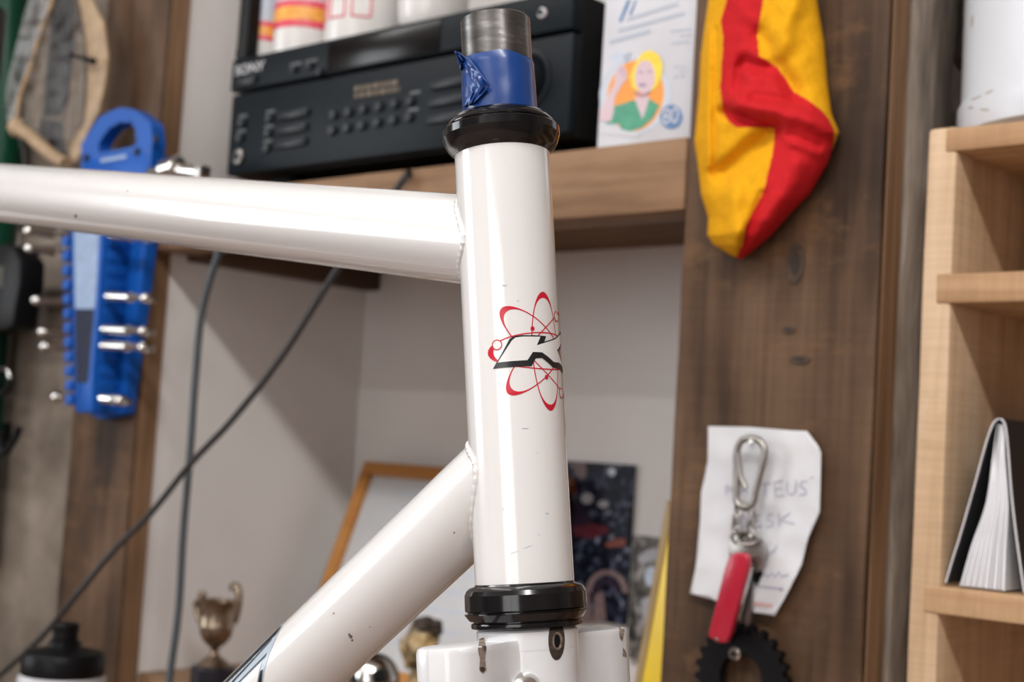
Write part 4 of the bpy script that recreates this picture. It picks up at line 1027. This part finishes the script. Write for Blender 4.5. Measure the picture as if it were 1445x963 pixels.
# trophy
YTR = .035
k_ = at(306, 880, Y=YTR); base = V((k_.x, YTR, ZL)); dpt = (k_ - CAM).dot(FWD); mm = dpt / F
def zpx(y, Y=YTR, x=306): return at(x, y, Y=Y).z - ZL
tro = thing('trophy_cup', 'small tarnished two handled trophy cup on a black base', 'trophy', base)
hb_ = zpx(942)
obj('plinth', lathe([(.0235 * mm / .00075, 0), (.0235 * mm / .00075, hb_ - .001), (.0225 * mm / .00075, hb_)], base, (0, 0, 1), 32), 'navy_base', tro)
prof = [(22, 941), (22, 938), (18, 934), (10, 928), (6, 923), (5, 919), (6, 916), (9, 913), (13, 910), (17.5, 905), (21, 899), (23, 892), (23.5, 886), (25, 885), (25, 882), (24, 880), (24.5, 862), (25.5, 854), (27, 850), (27.5, 847)]
obj('cup', lathe([(r * mm, zpx(y)) for r, y in prof] + [(25 * mm, zpx(848)), (22 * mm, zpx(880)), (4 * mm, zpx(905))], base, (0, 0, 1), 40), 'brass', tro)
for pts in (((285, 884), (279, 868), (278, 853), (284, 846), (287, 838), (282, 839)), ((332, 880), (336, 862), (337, 842), (335, 830), (329, 827), (327, 833))):
    path = smooth_path([at(x, y, Y=YTR) for x, y in pts], 8)
    obj('handle', tube(path, [.0022 + .0016 * math.sin(i / len(path) * 3.1) for i in range(len(path))], 10), 'brass', tro)
# framed certificate leaning on the back wall
def lean(px, py, y_top, y_bot):      # plane through the shelf edge at y_bot leaning back to the wall
    n_ = None
    r = ray(px, py); # plane: (y - y_bot) = k (z - ZL)
    k = (y_top - y_bot) / .24
    t = (y_bot + k * (CAM.z - ZL) - CAM.y) / (r.y - k * r.z)
    return CAM + r * t
LT, LB = YN - .012, YN - .105
fr = thing('picture_frame', 'orange wooden picture frame leaning in the niche corner', 'frame', (at(600, 800, Y=LB).x, LB, ZL))
pTL = lean(523, 656, LT, LB); kk = (LT - LB) / .24
up_d = V((0, kk, 1)).normalized(); Hf = (pTL.z - ZL) / up_d.z - .002
Wf = Hf * 1.25; bw = .0145
P00 = pTL - up_d * Hf
nrm = V((0, -1, kk)).normalized()
def fp(u, v, o=0): return P00 + V((1, 0, 0)) * u + up_d * v + nrm * o
for (u0, u1, v0_, v1_) in ((0, Wf, Hf - bw, Hf), (0, Wf, 0, bw), (0, bw, bw, Hf - bw), (Wf - bw, Wf, bw, Hf - bw)):
    obj('frame_bar', prism([fp(u0, v0_), fp(u1, v0_), fp(u1, v1_), fp(u0, v1_)], nrm * .011, .001), 'frame_wood', fr)
cert = obj('certificate', prism([fp(bw, bw, .002), fp(Wf - bw, bw, .002), fp(Wf - bw, Hf - bw, .002), fp(bw, Hf - bw, .002)], nrm * .002), 'certificate', fr)
for k in range(9):
    v_ = Hf * (.86 - .085 * k); u0 = Wf * (.2 + .04 * (k % 3)); u1 = Wf * (.82 - .05 * ((k + 1) % 3))
    obj('print_line', prism([fp(u0, v_, .0041), fp(u1, v_, .0041), fp(u1, v_ + .003, .0041), fp(u0, v_ + .003, .0041)], nrm * .0001), 'card_ring', cert)
# dark photo and smaller black and white photo on the niche back wall
def wall_photo(name, label, TL, TR, bottom_y, Y, mat, lift):
    a, c_ = at(*TL, Y=Y), at(*TR, Y=Y); zb_ = at(TR[0] - 8, bottom_y, Y=Y).z
    t = thing(name, label, 'photo', ((a.x + c_.x) / 2, Y, zb_))
    o = obj('print', box(a.x, c_.x, Y, Y + lift, zb_, c_.z), mat, t); return t
YPH = YN - .004
ph = wall_photo('photo_print', 'dark colour photo with maroon and blue tones on the niche wall', (770, 651), (895, 657), 884, YPH, 'photo_dark', .003)
zp = lambda x, y: (780 + x / 2.81, 620 + y / 2.81)
def pp(nm, pts, mt, Y, t, lv=0): obj(nm, plane_print([zp(*p) for p in pts], Y, .0004 + .0002 * lv, .0001), mt, t, smooth=False)
pp('pale_patch', [(60, 90), (130, 90), (135, 140), (110, 165), (85, 120)], 'photo_pink', YPH, ph)
pp('pale_patch', ellipse(135, 235, 25, 22), 'photo_pale', YPH, ph)
pp('pale_patch', ellipse(200, 258, 22, 15), 'photo_pale', YPH, ph)
pp('pale_patch', ellipse(235, 130, 14, 16), 'card_ring', YPH, ph)
pp('mauve_patch', [(60, 230), (110, 260), (150, 320), (160, 350), (90, 370), (50, 360)], 'photo_mauve', YPH, ph)
pp('maroon_patch', [(80, 350), (150, 335), (215, 345), (225, 370), (150, 395), (85, 385)], 'photo_red', YPH, ph, 1)
pp('orange_patch', [(205, 415), (250, 395), (290, 395), (285, 425), (215, 430)], 'photo_orange', YPH, ph, 1)
pp('brown_patch', [(60, 140), (85, 165), (95, 210), (65, 240)], 'photo_orange', YPH, ph)
for ri, ro_, m_ in ((60, 85, 'photo_pink'), (30, 50, 'photo_mauve')):
    arc = [(215 + ro_ * math.cos(a), 610 + ro_ * 1.08 * math.sin(a)) for a in [math.pi + math.pi * k / 16 for k in range(17)]] + [(215 + ri * math.cos(a), 610 + ri * 1.2 * math.sin(a)) for a in [2 * math.pi - math.pi * k / 16 for k in range(17)]]
    pp('arch', arc, m_, YPH, ph, 1)
pp('arch_leg', [(165, 620), (200, 600), (212, 720), (160, 730)], 'photo_pink', YPH, ph, 1)
pp('arch_leg', [(95, 590), (140, 590), (160, 730), (90, 730)], 'photo_pink', YPH, ph)
YP2 = YN - .007
p2 = wall_photo('photo_print', 'smaller black and white photo beside the dark colour photo', (893, 756), (955, 762), 940, YP2, 'photo_bw', .003)
pp('pale_patch', [(335, 470), (370, 440), (415, 430), (425, 470), (390, 485), (345, 495)], 'photo_pale', YP2, p2, 1)
pp('grey_patch', ellipse(390, 545, 26, 40), 'card_grey', YP2, p2, 1)
pp('pale_patch', [(350, 640), (385, 620), (390, 720), (360, 730)], 'photo_pale', YP2, p2, 1)
# yellow strip leaning behind the right board
ys = thing('yellow_strip', 'bright yellow plastic strip with tan edge leaning behind the right board', 'strip', (at(930, 963, Y=.10).x, .10, ZL))
e0, e1 = at(946, 715, Y=.06), at(893, 1010, Y=.06)
e1 = e0 + (e1 - e0) * ((e0.z - ZL - .001) / (e0.z - e1.z))
sl = prism([e0, e0 + V((.05, 0, 0)), V((e0.x + .05, .06, ZL + .001)), e1], (0, .004, 0), .0004)
obj('strip_face', sl, 'yellow_plastic', ys)
sd = (e1 - e0)
obj('tan_edge', prism([e0 - V((.003, 0, -.004)), e0 + V((.0028, 0, .002)), e1 + V((.0028, 0, 0)), e1 - V((.003, 0, 0))], (0, .0045, 0)), 'tan', ys)
for o_ in ys.children:
    if o_.name.startswith('tan_edge'): o_.location.y -= .0008
# trinkets between frame and fork
gt = thing('gold_ornament', 'gold and dark ornament standing behind the fork crown', 'ornament', on_shelf(595, .13))
cb0 = WORLD[gt]
gz = lambda y: at(595, y, Y=.13).z - ZL
def blob(c_, r, amp, seed):
    b2 = bmesh.new(); bmesh.ops.create_icosphere(b2, subdivisions=4, radius=1)
    for v in b2.verts:
        n_ = v.co.normalized(); v.co = V(c_) + V((n_.x * r[0], n_.y * r[1], n_.z * r[2])) * (1 + amp * noise.noise(n_ * 2.6 + V((seed, 0, 0))))
    return b2
mmk = (at(595, 900, Y=.13) - CAM).dot(FWD) / F
obj('ornament_body', blob(cb0 + V((0, 0, gz(915))), (28 * mmk, 24 * mmk, 34 * mmk), .35, 1), 'gold', gt)
obj('ornament_top', blob(cb0 + V((.006, 0, gz(884))), (24 * mmk, 18 * mmk, 13 * mmk), .4, 5), 'grime_dark', gt)
obj('ornament_foot', lathe([(.022, 0), (.02, .006), (.010, .010), (.008, max(.02, gz(935)))], cb0, (0, 0, 1), 24), 'gold', gt)
hp = at(530, 957, Y=.06); mh = (hp - CAM).dot(FWD) / F
hub = thing('wheel_hub', 'chrome and black wheel hub on a small upright behind the down tube', 'hub', (hp.x, .06, ZL))
ax_ = V((.80, -.55, .25)).normalized(); hc = hp
obj('hub_shell', lathe([(8 * mh, -.030), (20 * mh, -.030), (22 * mh, -.024), (15 * mh, -.018), (15 * mh, -.004), (27 * mh, .002), (28 * mh, .005), (25 * mh, .008), (14 * mh, .012)], hc, ax_, 40), 'chrome', hub)
obj('hub_ring', lathe([(22 * mh, -.0005), (34 * mh, -.0005), (34 * mh, -.009), (22 * mh, -.009), (22 * mh, -.0005)], hc, ax_, 40, cap=False), 'black_gloss', hub)
obj('hub_flange', lathe([(30 * mh, -.010), (37 * mh, -.010), (37 * mh, -.013), (30 * mh, -.013), (30 * mh, -.010)], hc, ax_, 40, cap=False), 'chrome', hub)
obj('axle_end', lathe([(10 * mh, .012), (10 * mh, .026), (7 * mh, .030)], hc, ax_, 24), 'black_mid', hub)
obj('upright', lathe([(.018, 0), (.018, .004), (.006, .006), (.006, hp.z - ZL - .012)], (hp.x, .06, ZL), (0, 0, 1), 20), 'black_mid', hub)

# drinking bottle on the bench
bp = at(92, 905, d=1.17); br = 60.5 * 1.17 / F
bo_ = thing('drinking_bottle', 'pale drinking bottle with black screw cap on the bench', 'bottle', (bp.x, bp.y, ZBENCH))
bz = lambda y: at(92, y, d=1.17).z
q0 = V((bp.x, bp.y, 0))
obj('bottle_body', lathe([(br * .9, ZBENCH), (br * .98, ZBENCH + .004), (br * 1.0, ZBENCH + .02), (br, bz(1000)), (br * 1.0, bz(958)), (br * .95, bz(951))], q0, (0, 0, 1), 48), 'bottle', bo_)
cp = obj('screw_cap', lathe([(br * .93, bz(953)), (br * .95, bz(950)), (br * .95, bz(926)), (br * .88, bz(920)), (br * .5, bz(915)), (br * .36, bz(912))], q0, (0, 0, 1), 48), 'black_mid', bo_)
obj('nozzle', lathe([(br * .38, bz(913)), (br * .36, bz(905)), (br * .29, bz(903)), (br * .30, bz(897)), (br * .29, bz(894)), (br * .30, bz(890)), (br * .31, bz(883)), (br * .27, bz(880)), (br * .1, bz(879))], q0, (0, 0, 1), 32), 'black_mid', cp)

# cables
c1 = [at(344, 268, Y=-.006), at(327, 310, Y=-.010), at(309, 356, Y=-.012), at(285, 440, Y=-.012), at(275, 540, Y=-.012), at(268, 640, Y=-.012), at(258, 760, Y=-.012), at(252, 860, Y=-.012), at(238, 963, Y=-.02), at(225, 1040, Y=-.035)]
c1[-1].z = max(c1[-1].z, ZBENCH + .006)
tag(obj('grey_cable', tube(smooth_path(c1, 10), .0036, 12), 'cable'), 'grey cable hanging almost straight down in front of the white niche wall', 'cable')
c2 = [at(586, 236, Y=.03), at(575, 246, Y=-.005), at(556, 272, Y=-.012), at(475, 382, Y=-.03), at(400, 500, Y=-.035), at(330, 590, Y=-.035), at(268, 656, Y=-.033), at(215, 722, Y=-.035), at(160, 778, Y=-.04), at(108, 840, Y=-.05), at(60, 898, Y=-.055), at(0, 953, Y=-.06), at(-60, 1000, Y=-.06)]
c2[0].z = ZS + .0045
tag(obj('black_cable', tube(smooth_path(c2, 10), .0031, 12), 'cable_dark'), 'thin black cable slanting from the receiver across the left board', 'cable')

# ------------------------------------------------------------------ left side: tool holder, pouch, green pole, device, hooks
YH = -.047
th = thing('tool_holder', 'blue plastic hex key holder with carrying handle on the left board', 'tool holder', at(140, 590, Y=-.02))
z1 = lambda x, y: (x / 2.832, y / 2.832)
z2 = lambda x, y: (x / 2.832, 300 + y / 2.832)
front = [z2(262, -60), z2(415, -60), z2(412, 90), z2(405, 200), z2(392, 400), z2(372, 640), z2(368, 800), z2(300, 800), z2(290, 640), z2(285, 400), z2(283, 200), z2(280, 60)]
obj('front_block', prism([at(*p, Y=YH) for p in front], (0, .0455, 0), .002), 'blue_plastic', th)
xA = at(*z2(405, 250), Y=YH).x; 
# rear plate and the ribs of the right flank
def rear(px_, py_): return at(px_, py_, Y=-.016)
plate = [z2(330, -60), z2(590, -60), z2(585, 100), z2(560, 320), z2(520, 600), z2(492, 805), z2(400, 828), z2(360, 810)]
obj('rear_plate', prism([rear(*p) for p in plate], (0, .0145, 0), .002), 'blue_plastic', th)
for k in range(12):
    f = k / 11; y = 120 + 630 * f; xr_ = 440 - 48 * f
    p = at(*z2(xr_, y), Y=-.034)
    obj('key_clip', box(p.x - .008, p.x + .010, -.041, -.0165, p.z - .0055, p.z + .0055, .002), 'blue_plastic', th)
    xl_ = 278 + 16 * f; p = at(*z2(xl_, y), Y=-.034)
    obj('key_clip', box(p.x - .006, p.x + .006, -.041, -.018, p.z - .0055, p.z + .0055, .002), 'blue_plastic', th)
# handle loop
OUTH = [(325, 690), (325, 575), (360, 520), (395, 470), (440, 445), (480, 430), (530, 436), (562, 455), (602, 490), (610, 565), (598, 690)]
INH = [(395, 612), (393, 575), (415, 540), (440, 508), (460, 500), (480, 486), (500, 492), (520, 484), (528, 497), (540, 512), (545, 572), (530, 586), (470, 598)]
def hp_(p, Y): return at(*z1(*p), Y=Y)
b2 = bmesh.new()
nO, nI = 60, 60
def resample(poly, n_):
    pts = [V((*p, 0)) for p in poly] + [V((*poly[0], 0))]; L_ = [0]
    for a, c_ in zip(pts, pts[1:]): L_.append(L_[-1] + (c_ - a).length)
    out = []
    for k in range(n_):
        d = L_[-1] * k / n_
        for i in range(len(pts) - 1):
            if L_[i] <= d <= L_[i + 1]:
                u = (d - L_[i]) / max(1e-9, L_[i + 1] - L_[i]); out.append(tuple(pts[i].lerp(pts[i + 1], u))[:2]); break
    return out
cO = (485, 560)
def by_angle(poly):
    rs_ = resample(poly, 400); out = []
    for k in range(64):
        a = 2 * math.pi * k / 64; out.append(min(rs_, key=lambda p: abs((math.atan2(p[1] - cO[1], p[0] - cO[0]) - a + math.pi) % (2 * math.pi) - math.pi)))
    return out
o_, i_ = by_angle(OUTH), by_angle(INH)
fo_ = [b2.verts.new(hp_(p, YH + .004)) for p in o_]; fi_ = [b2.verts.new(hp_(p, YH + .004)) for p in i_]
bo2 = [b2.verts.new(v.co + V((0, .015, 0))) for v in fo_]; bi2 = [b2.verts.new(v.co + V((0, .015, 0))) for v in fi_]
for k in range(64):
    w_ = (k + 1) % 64
    for f in ((fo_[k], fo_[w_], fi_[w_], fi_[k]), (bo2[k], bi2[k], bi2[w_], bo2[w_]), (fo_[k], bo2[k], bo2[w_], fo_[w_]), (fi_[k], fi_[w_], bi2[w_], bi2[k])): b2.faces.new(f)
obj('carry_handle', b2, 'blue_plastic', th)
obj('neck_block', prism([at(*z1(*p), Y=YH + .003) for p in ((330, 640), (592, 610), (580, 800), (330, 800))], (0, .024, 0), .002), 'blue_plastic', th)
obj('pale_marking', plane_print([z1(400, 636), z1(505, 618), z1(505, 632), z1(402, 650)], YH + .003, .0004, .0002), 'label_sheen', th, smooth=False)
for p in ((345, 632), (548, 608), (625, 555)):
    q = at(*z1(*p), Y=YH + .003); obj('screw_hole', lathe([(.004, 0), (.004, .0012)], q, (0, -1, 0), 14), 'black_mid', th)
obj('pale_label', plane_print([z2(296, 20), z2(398, 20), z2(388, 250), z2(378, 385), z2(300, 385), z2(296, 200)], YH, .0003, .0002), 'label_sheen', th, smooth=False)
obj('navy_label', plane_print([z2(300, 388), z2(376, 388), z2(358, 600), z2(350, 682), z2(304, 682), z2(300, 560)], YH, .0003, .0002), 'label_navy', th, smooth=False)
# the keys held in it: L-shaped rods sticking out left and right
ORD = ['topmost of its row', 'second from the top', 'third from the top', 'third from the bottom', 'second from the bottom', 'lowest of its row']
ORD5 = ['topmost of its row', 'second from the top', 'middle one of its row', 'second from the bottom', 'lowest of its row']
LK = [(115, 74), (118, 144), (145, 352), (172, 478), (180, 536), (225, 738)]
RK = [(575, 100, 450), (585, 343, 435), (578, 475, 418), (575, 540, 415), (485, 752, 410)]
for k, (x, y) in enumerate(LK):
    pts = [at(*z2(292, y - 2), Y=-.036), at(*z2((x + 292) / 2, y), Y=-.036), at(*z2(x, y), Y=-.036)]
    ko = tag(obj('hex_key', tube(pts + [pts[-1] + V((-.001, .006, 0)), pts[-1] + V((0, .03, -.001))], .0037 - .0003 * k, 6), 'chrome'), 'steel hex key on the concrete side of the blue holder, ' + ORD[k], 'hex key', 'hex keys in the blue holder, concrete side')
    obj('ball_end', lathe([(.001, -.006), (.0052, -.003), (.006, 0), (.0052, .003), (.001, .006)], pts[-1], (1, 0, 0), 16), 'chrome', ko)
    obj('collar', tube([pts[0] + (pts[1] - pts[0]) * .15, pts[0] + (pts[1] - pts[0]) * (.55 if k < 2 else .3)], .0055 - .0003 * k, 14), 'chrome', ko)
for k, (x, y, x0) in enumerate(RK):
    pts = [at(*z2(x0, y - 8), Y=-.043), at(*z2((x + x0) / 2, y - 5), Y=-.043), at(*z2(x, y), Y=-.040)]
    ko = tag(obj('hex_key', tube(pts + [pts[-1] + V((.001, .004, 0)), pts[-1] + V((0, .010, -.001))], .0034, 6), 'chrome'), 'steel hex key on the niche side of the blue holder, ' + ORD5[k], 'hex key', 'hex keys in the blue holder, niche side')
    obj('ball_end', lathe([(.001, -.006), (.0052, -.003), (.006, 0), (.0052, .003), (.001, .006)], pts[-1], (1, 0, 0), 16), 'chrome', ko)
    obj('collar', tube([pts[0], pts[0] + (pts[2] - pts[0]) * .6], .0052, 14), 'chrome', ko)
# bright socket lying across the top of the holder
pts = [at(*z1(600, 690), Y=-.045), at(*z1(700, 680), Y=-.045), at(*z1(800, 690), Y=-.045)]
hk = tag(obj('socket_wrench', tube(pts, [.005, .008, .006], 20), 'chrome'), 'bright chrome wrench end beside the blue carrying handle', 'wrench')
obj('socket_head', lathe([(.008, -.012), (.011, -.010), (.011, .010), (.008, .012)], at(*z1(690, 672), Y=-.046), (1, 0, .1), 24), 'chrome', hk)
obj('drive_end', box(*[v for a, c_ in zip(pts[2] - V((.006, .006, .006)), pts[2] + V((.008, .006, .006))) for v in (a, c_)], .001), 'dull_metal', hk)

# clear pouch with tan rim
YPO = -.028
zo = lambda x, y: (x / 3.704, y / 3.704)
po_ = thing('clear_pouch', 'clear plastic pouch with tan rim hanging beside the green pole', 'pouch', at(60, 235, Y=YPO))
rimL = [(285, -120), (275, 0), (245, 90), (205, 200), (165, 340), (120, 460), (98, 540), (88, 625)]
rimR = [(430, -120), (470, 0), (495, 120), (505, 260), (500, 420), (480, 560), (440, 690), (390, 830)]
P = lambda pts, Y: [at(*zo(*p), Y=Y) for p in pts]
obj('rim', tube(smooth_path(P(rimL, YPO - .01), 8), .0032, 10), 'pouch_rim', po_)
band = [(435, -120), (480, 0), (540, 120), (560, 300), (545, 440), (515, 580), (450, 700), (420, 800), (395, 850), (350, 855), (375, 740), (435, 640), (450, 500), (455, 330), (440, 160), (410, 0), (390, -120)]
obj('tan_band', prism(P(band, YPO - .006), (0, .004, 0), .0015), 'pouch_rim', po_)
obj('rim', tube(smooth_path(P([(75, 665), (140, 700), (210, 760), (280, 820), (345, 858)], YPO - .01), 6), .0075, 12), 'pouch_rim', po_)
obj('knot', blob(at(*zo(85, 665), Y=YPO - .012), (.011, .008, .010), .25, 3), 'pouch_rim', po_)
def vinyl(nm, pts, Y, dep, mt, seed):
    b2 = bmesh.new(); vs = [b2.verts.new((x, y, 0)) for x, y in pts]
    for t in tessellate_polygon([[V((x, y, 0)) for x, y in pts]]): b2.faces.new([vs[i] for i in t])
    for ax in (0, 1):
        lo, hi = min(p[ax] for p in pts), max(p[ax] for p in pts); k = lo + 14
        while k < hi:
            co = V((0, 0, 0)); no = V((0, 0, 0)); co[ax] = k; no[ax] = 1
            bmesh.ops.bisect_plane(b2, geom=b2.verts[:] + b2.edges[:] + b2.faces[:], plane_co=co, plane_no=no); k += 14
    for v in b2.verts:
        x, y = v.co.x, v.co.y; v.co = at(*zo(x, y), Y=Y + dep * noise.noise(V((x * .022, y * .016, seed))))
    o = obj(nm, b2, mt, po_); o.modifiers.new('s', 'SOLIDIFY').thickness = .0006; return o
vinyl('side_gusset', [(160, -120), (150, 0), (90, 220), (40, 430), (28, 540), (40, 640), (75, 645), (95, 560), (120, 460), (180, 300), (240, 90), (275, 0), (285, -120)], YPO - .010, .014, 'pouch_crinkle', 2)
vinyl('front_sheet', [(285, -120), (275, 0), (245, 90), (165, 340), (110, 480), (95, 630), (200, 740), (345, 850), (385, 740), (440, 640), (455, 330), (410, 0), (390, -120)], YPO - .006, .008, 'pouch_clear', 9)
vinyl('tan_sheet', [(250, 140), (160, 360), (120, 560), (130, 690), (195, 700), (215, 560), (235, 350)], YPO - .002, .003, 'pouch_tint', 4)
vinyl('tan_sheet', [(400, 150), (385, 400), (330, 700), (350, 820), (380, 740), (430, 620), (445, 400), (440, 200)], YPO - .002, .003, 'pouch_tint', 6)
obj('dark_insert', prism(P([(210, 620), (320, 640), (330, 800), (300, 830), (195, 740)], YPO + .006), (0, .004, 0), .001), 'black_mid', po_)
obj('dark_insert', prism(P([(280, -60), (385, -60), (375, 200), (345, 520), (300, 600), (225, 610), (240, 400), (262, 130)], YPO + .006), (0, .004, 0), .001), 'black_mid', po_)
obj('wood_insert', prism(P([(385, -100), (415, -100), (405, 160), (390, 400), (375, 700), (340, 800), (320, 780), (330, 500), (360, 200)], YPO + .008), (0, .004, 0), .001), 'board', po_)
obj('fabric_insert', vinyl('grey_film', [(245, 180), (330, 200), (330, 600), (215, 620), (225, 400)], YPO + .010, .003, 'pouch_tint', 12).data and box(*[v for a, c_ in zip(at(*zo(250, 560), Y=YPO + .018), at(*zo(300, 520), Y=YPO + .021)) for v in sorted((a, c_))]), 'black_mid', po_)
obj('hook_screw', tube(P([(362, 285), (420, 300), (490, 322)], YPO - .016), [.0022, .0022, .0036], 10), 'black_mid', po_)
obj('cord', tube(smooth_path(P([(85, 680), (100, 730), (120, 800), (125, 900)], YPO - .012), 6), .0012, 8), 'pouch_clear', po_)

# green enamelled pole against the concrete
gp = thing('green_pole', 'dark green enamelled pole leaning on the concrete wall', 'pole', at(-10, 700, Y=-.0))
YG = -.005
obj('pole_tube', tube([at(15, -60, Y=YG), at(8, 120, Y=YG), at(2, 240, Y=YG), at(-9, 345, Y=YG), at(-22, 545, Y=YG), at(-40, 800, Y=YG)], .0235, 28), 'green', gp)
obj('side_tube', tube([at(38, -60, Y=YG + .012), at(29, 60, Y=YG + .012), at(14, 240, Y=YG + .012), at(6, 345, Y=YG + .012), at(-1, 480, Y=YG + .012), at(-6, 545, Y=YG + .012)], .009, 20), 'green', gp)
# small black device hanging on the concrete
dv = thing('black_device', 'small black device with a dull display hanging below the green pole', 'device', at(0, 465, Y=-.03))
YD = -.045
obj('device_body', prism([at(*p, Y=YD) for p in ((-40, 345), (15, 345), (20, 352), (29, 368), (28, 400), (22, 430), (18, 460), (8, 466), (-40, 470))], (0, .03, 0), .003), 'black_mid', dv)
obj('display', plane_print([(-30, 378), (5, 376), (3, 405), (-32, 410)], YD, .0008, .0005), 'olive', dv, smooth=False)
obj('clip', tube(smooth_path([at(22, 372, Y=YD + .01), at(26, 352, Y=YD + .012), at(28, 330, Y=YD + .02)], 5), .002, 8), 'chrome', dv)
ho = thing('wire_hook', 'black wire hook curling up on the concrete wall', 'hook', at(10, 640, Y=.02))
obj('hook_wire', tube(smooth_path([at(*p, Y=-.012) for p in ((-2, 612), (-1, 630), (5, 640), (12, 634), (22, 618), (27, 603))], 6), .0042, 12), 'black_mid', ho)
obj('wall_plate', prism([at(*p, Y=.012) for p in ((-7, 596), (3, 596), (3, 626), (-7, 626))], (0, .012, 0), .001), 'black_mid', ho)
obj('plate_stem', tube([at(-2, 612, Y=.013), at(-2, 612, Y=-.012)], .004, 10), 'black_mid', ho)
hr_ = thing('ring_hook', 'chrome and black ring hook above the wire hook', 'hook', at(5, 560, Y=.02))
obj('hook_ring', tube(smooth_path([at(*p, Y=-.012) for p in ((3, 522), (10, 522), (14, 532), (12, 545), (4, 556), (-6, 552), (-8, 538), (-4, 526), (3, 522))], 6)[:-1], .0034, 10, closed=True), 'black_mid', hr_)
obj('ring_end', tube(smooth_path([at(*p, Y=-.0165) for p in ((4, 521), (11, 523), (14, 534))], 5), .0022, 10), 'chrome', hr_)
obj('hook_stem', tube([at(-6, 540, Y=-.012), at(-6, 540, Y=.0255)], .003, 10), 'black_mid', hr_)
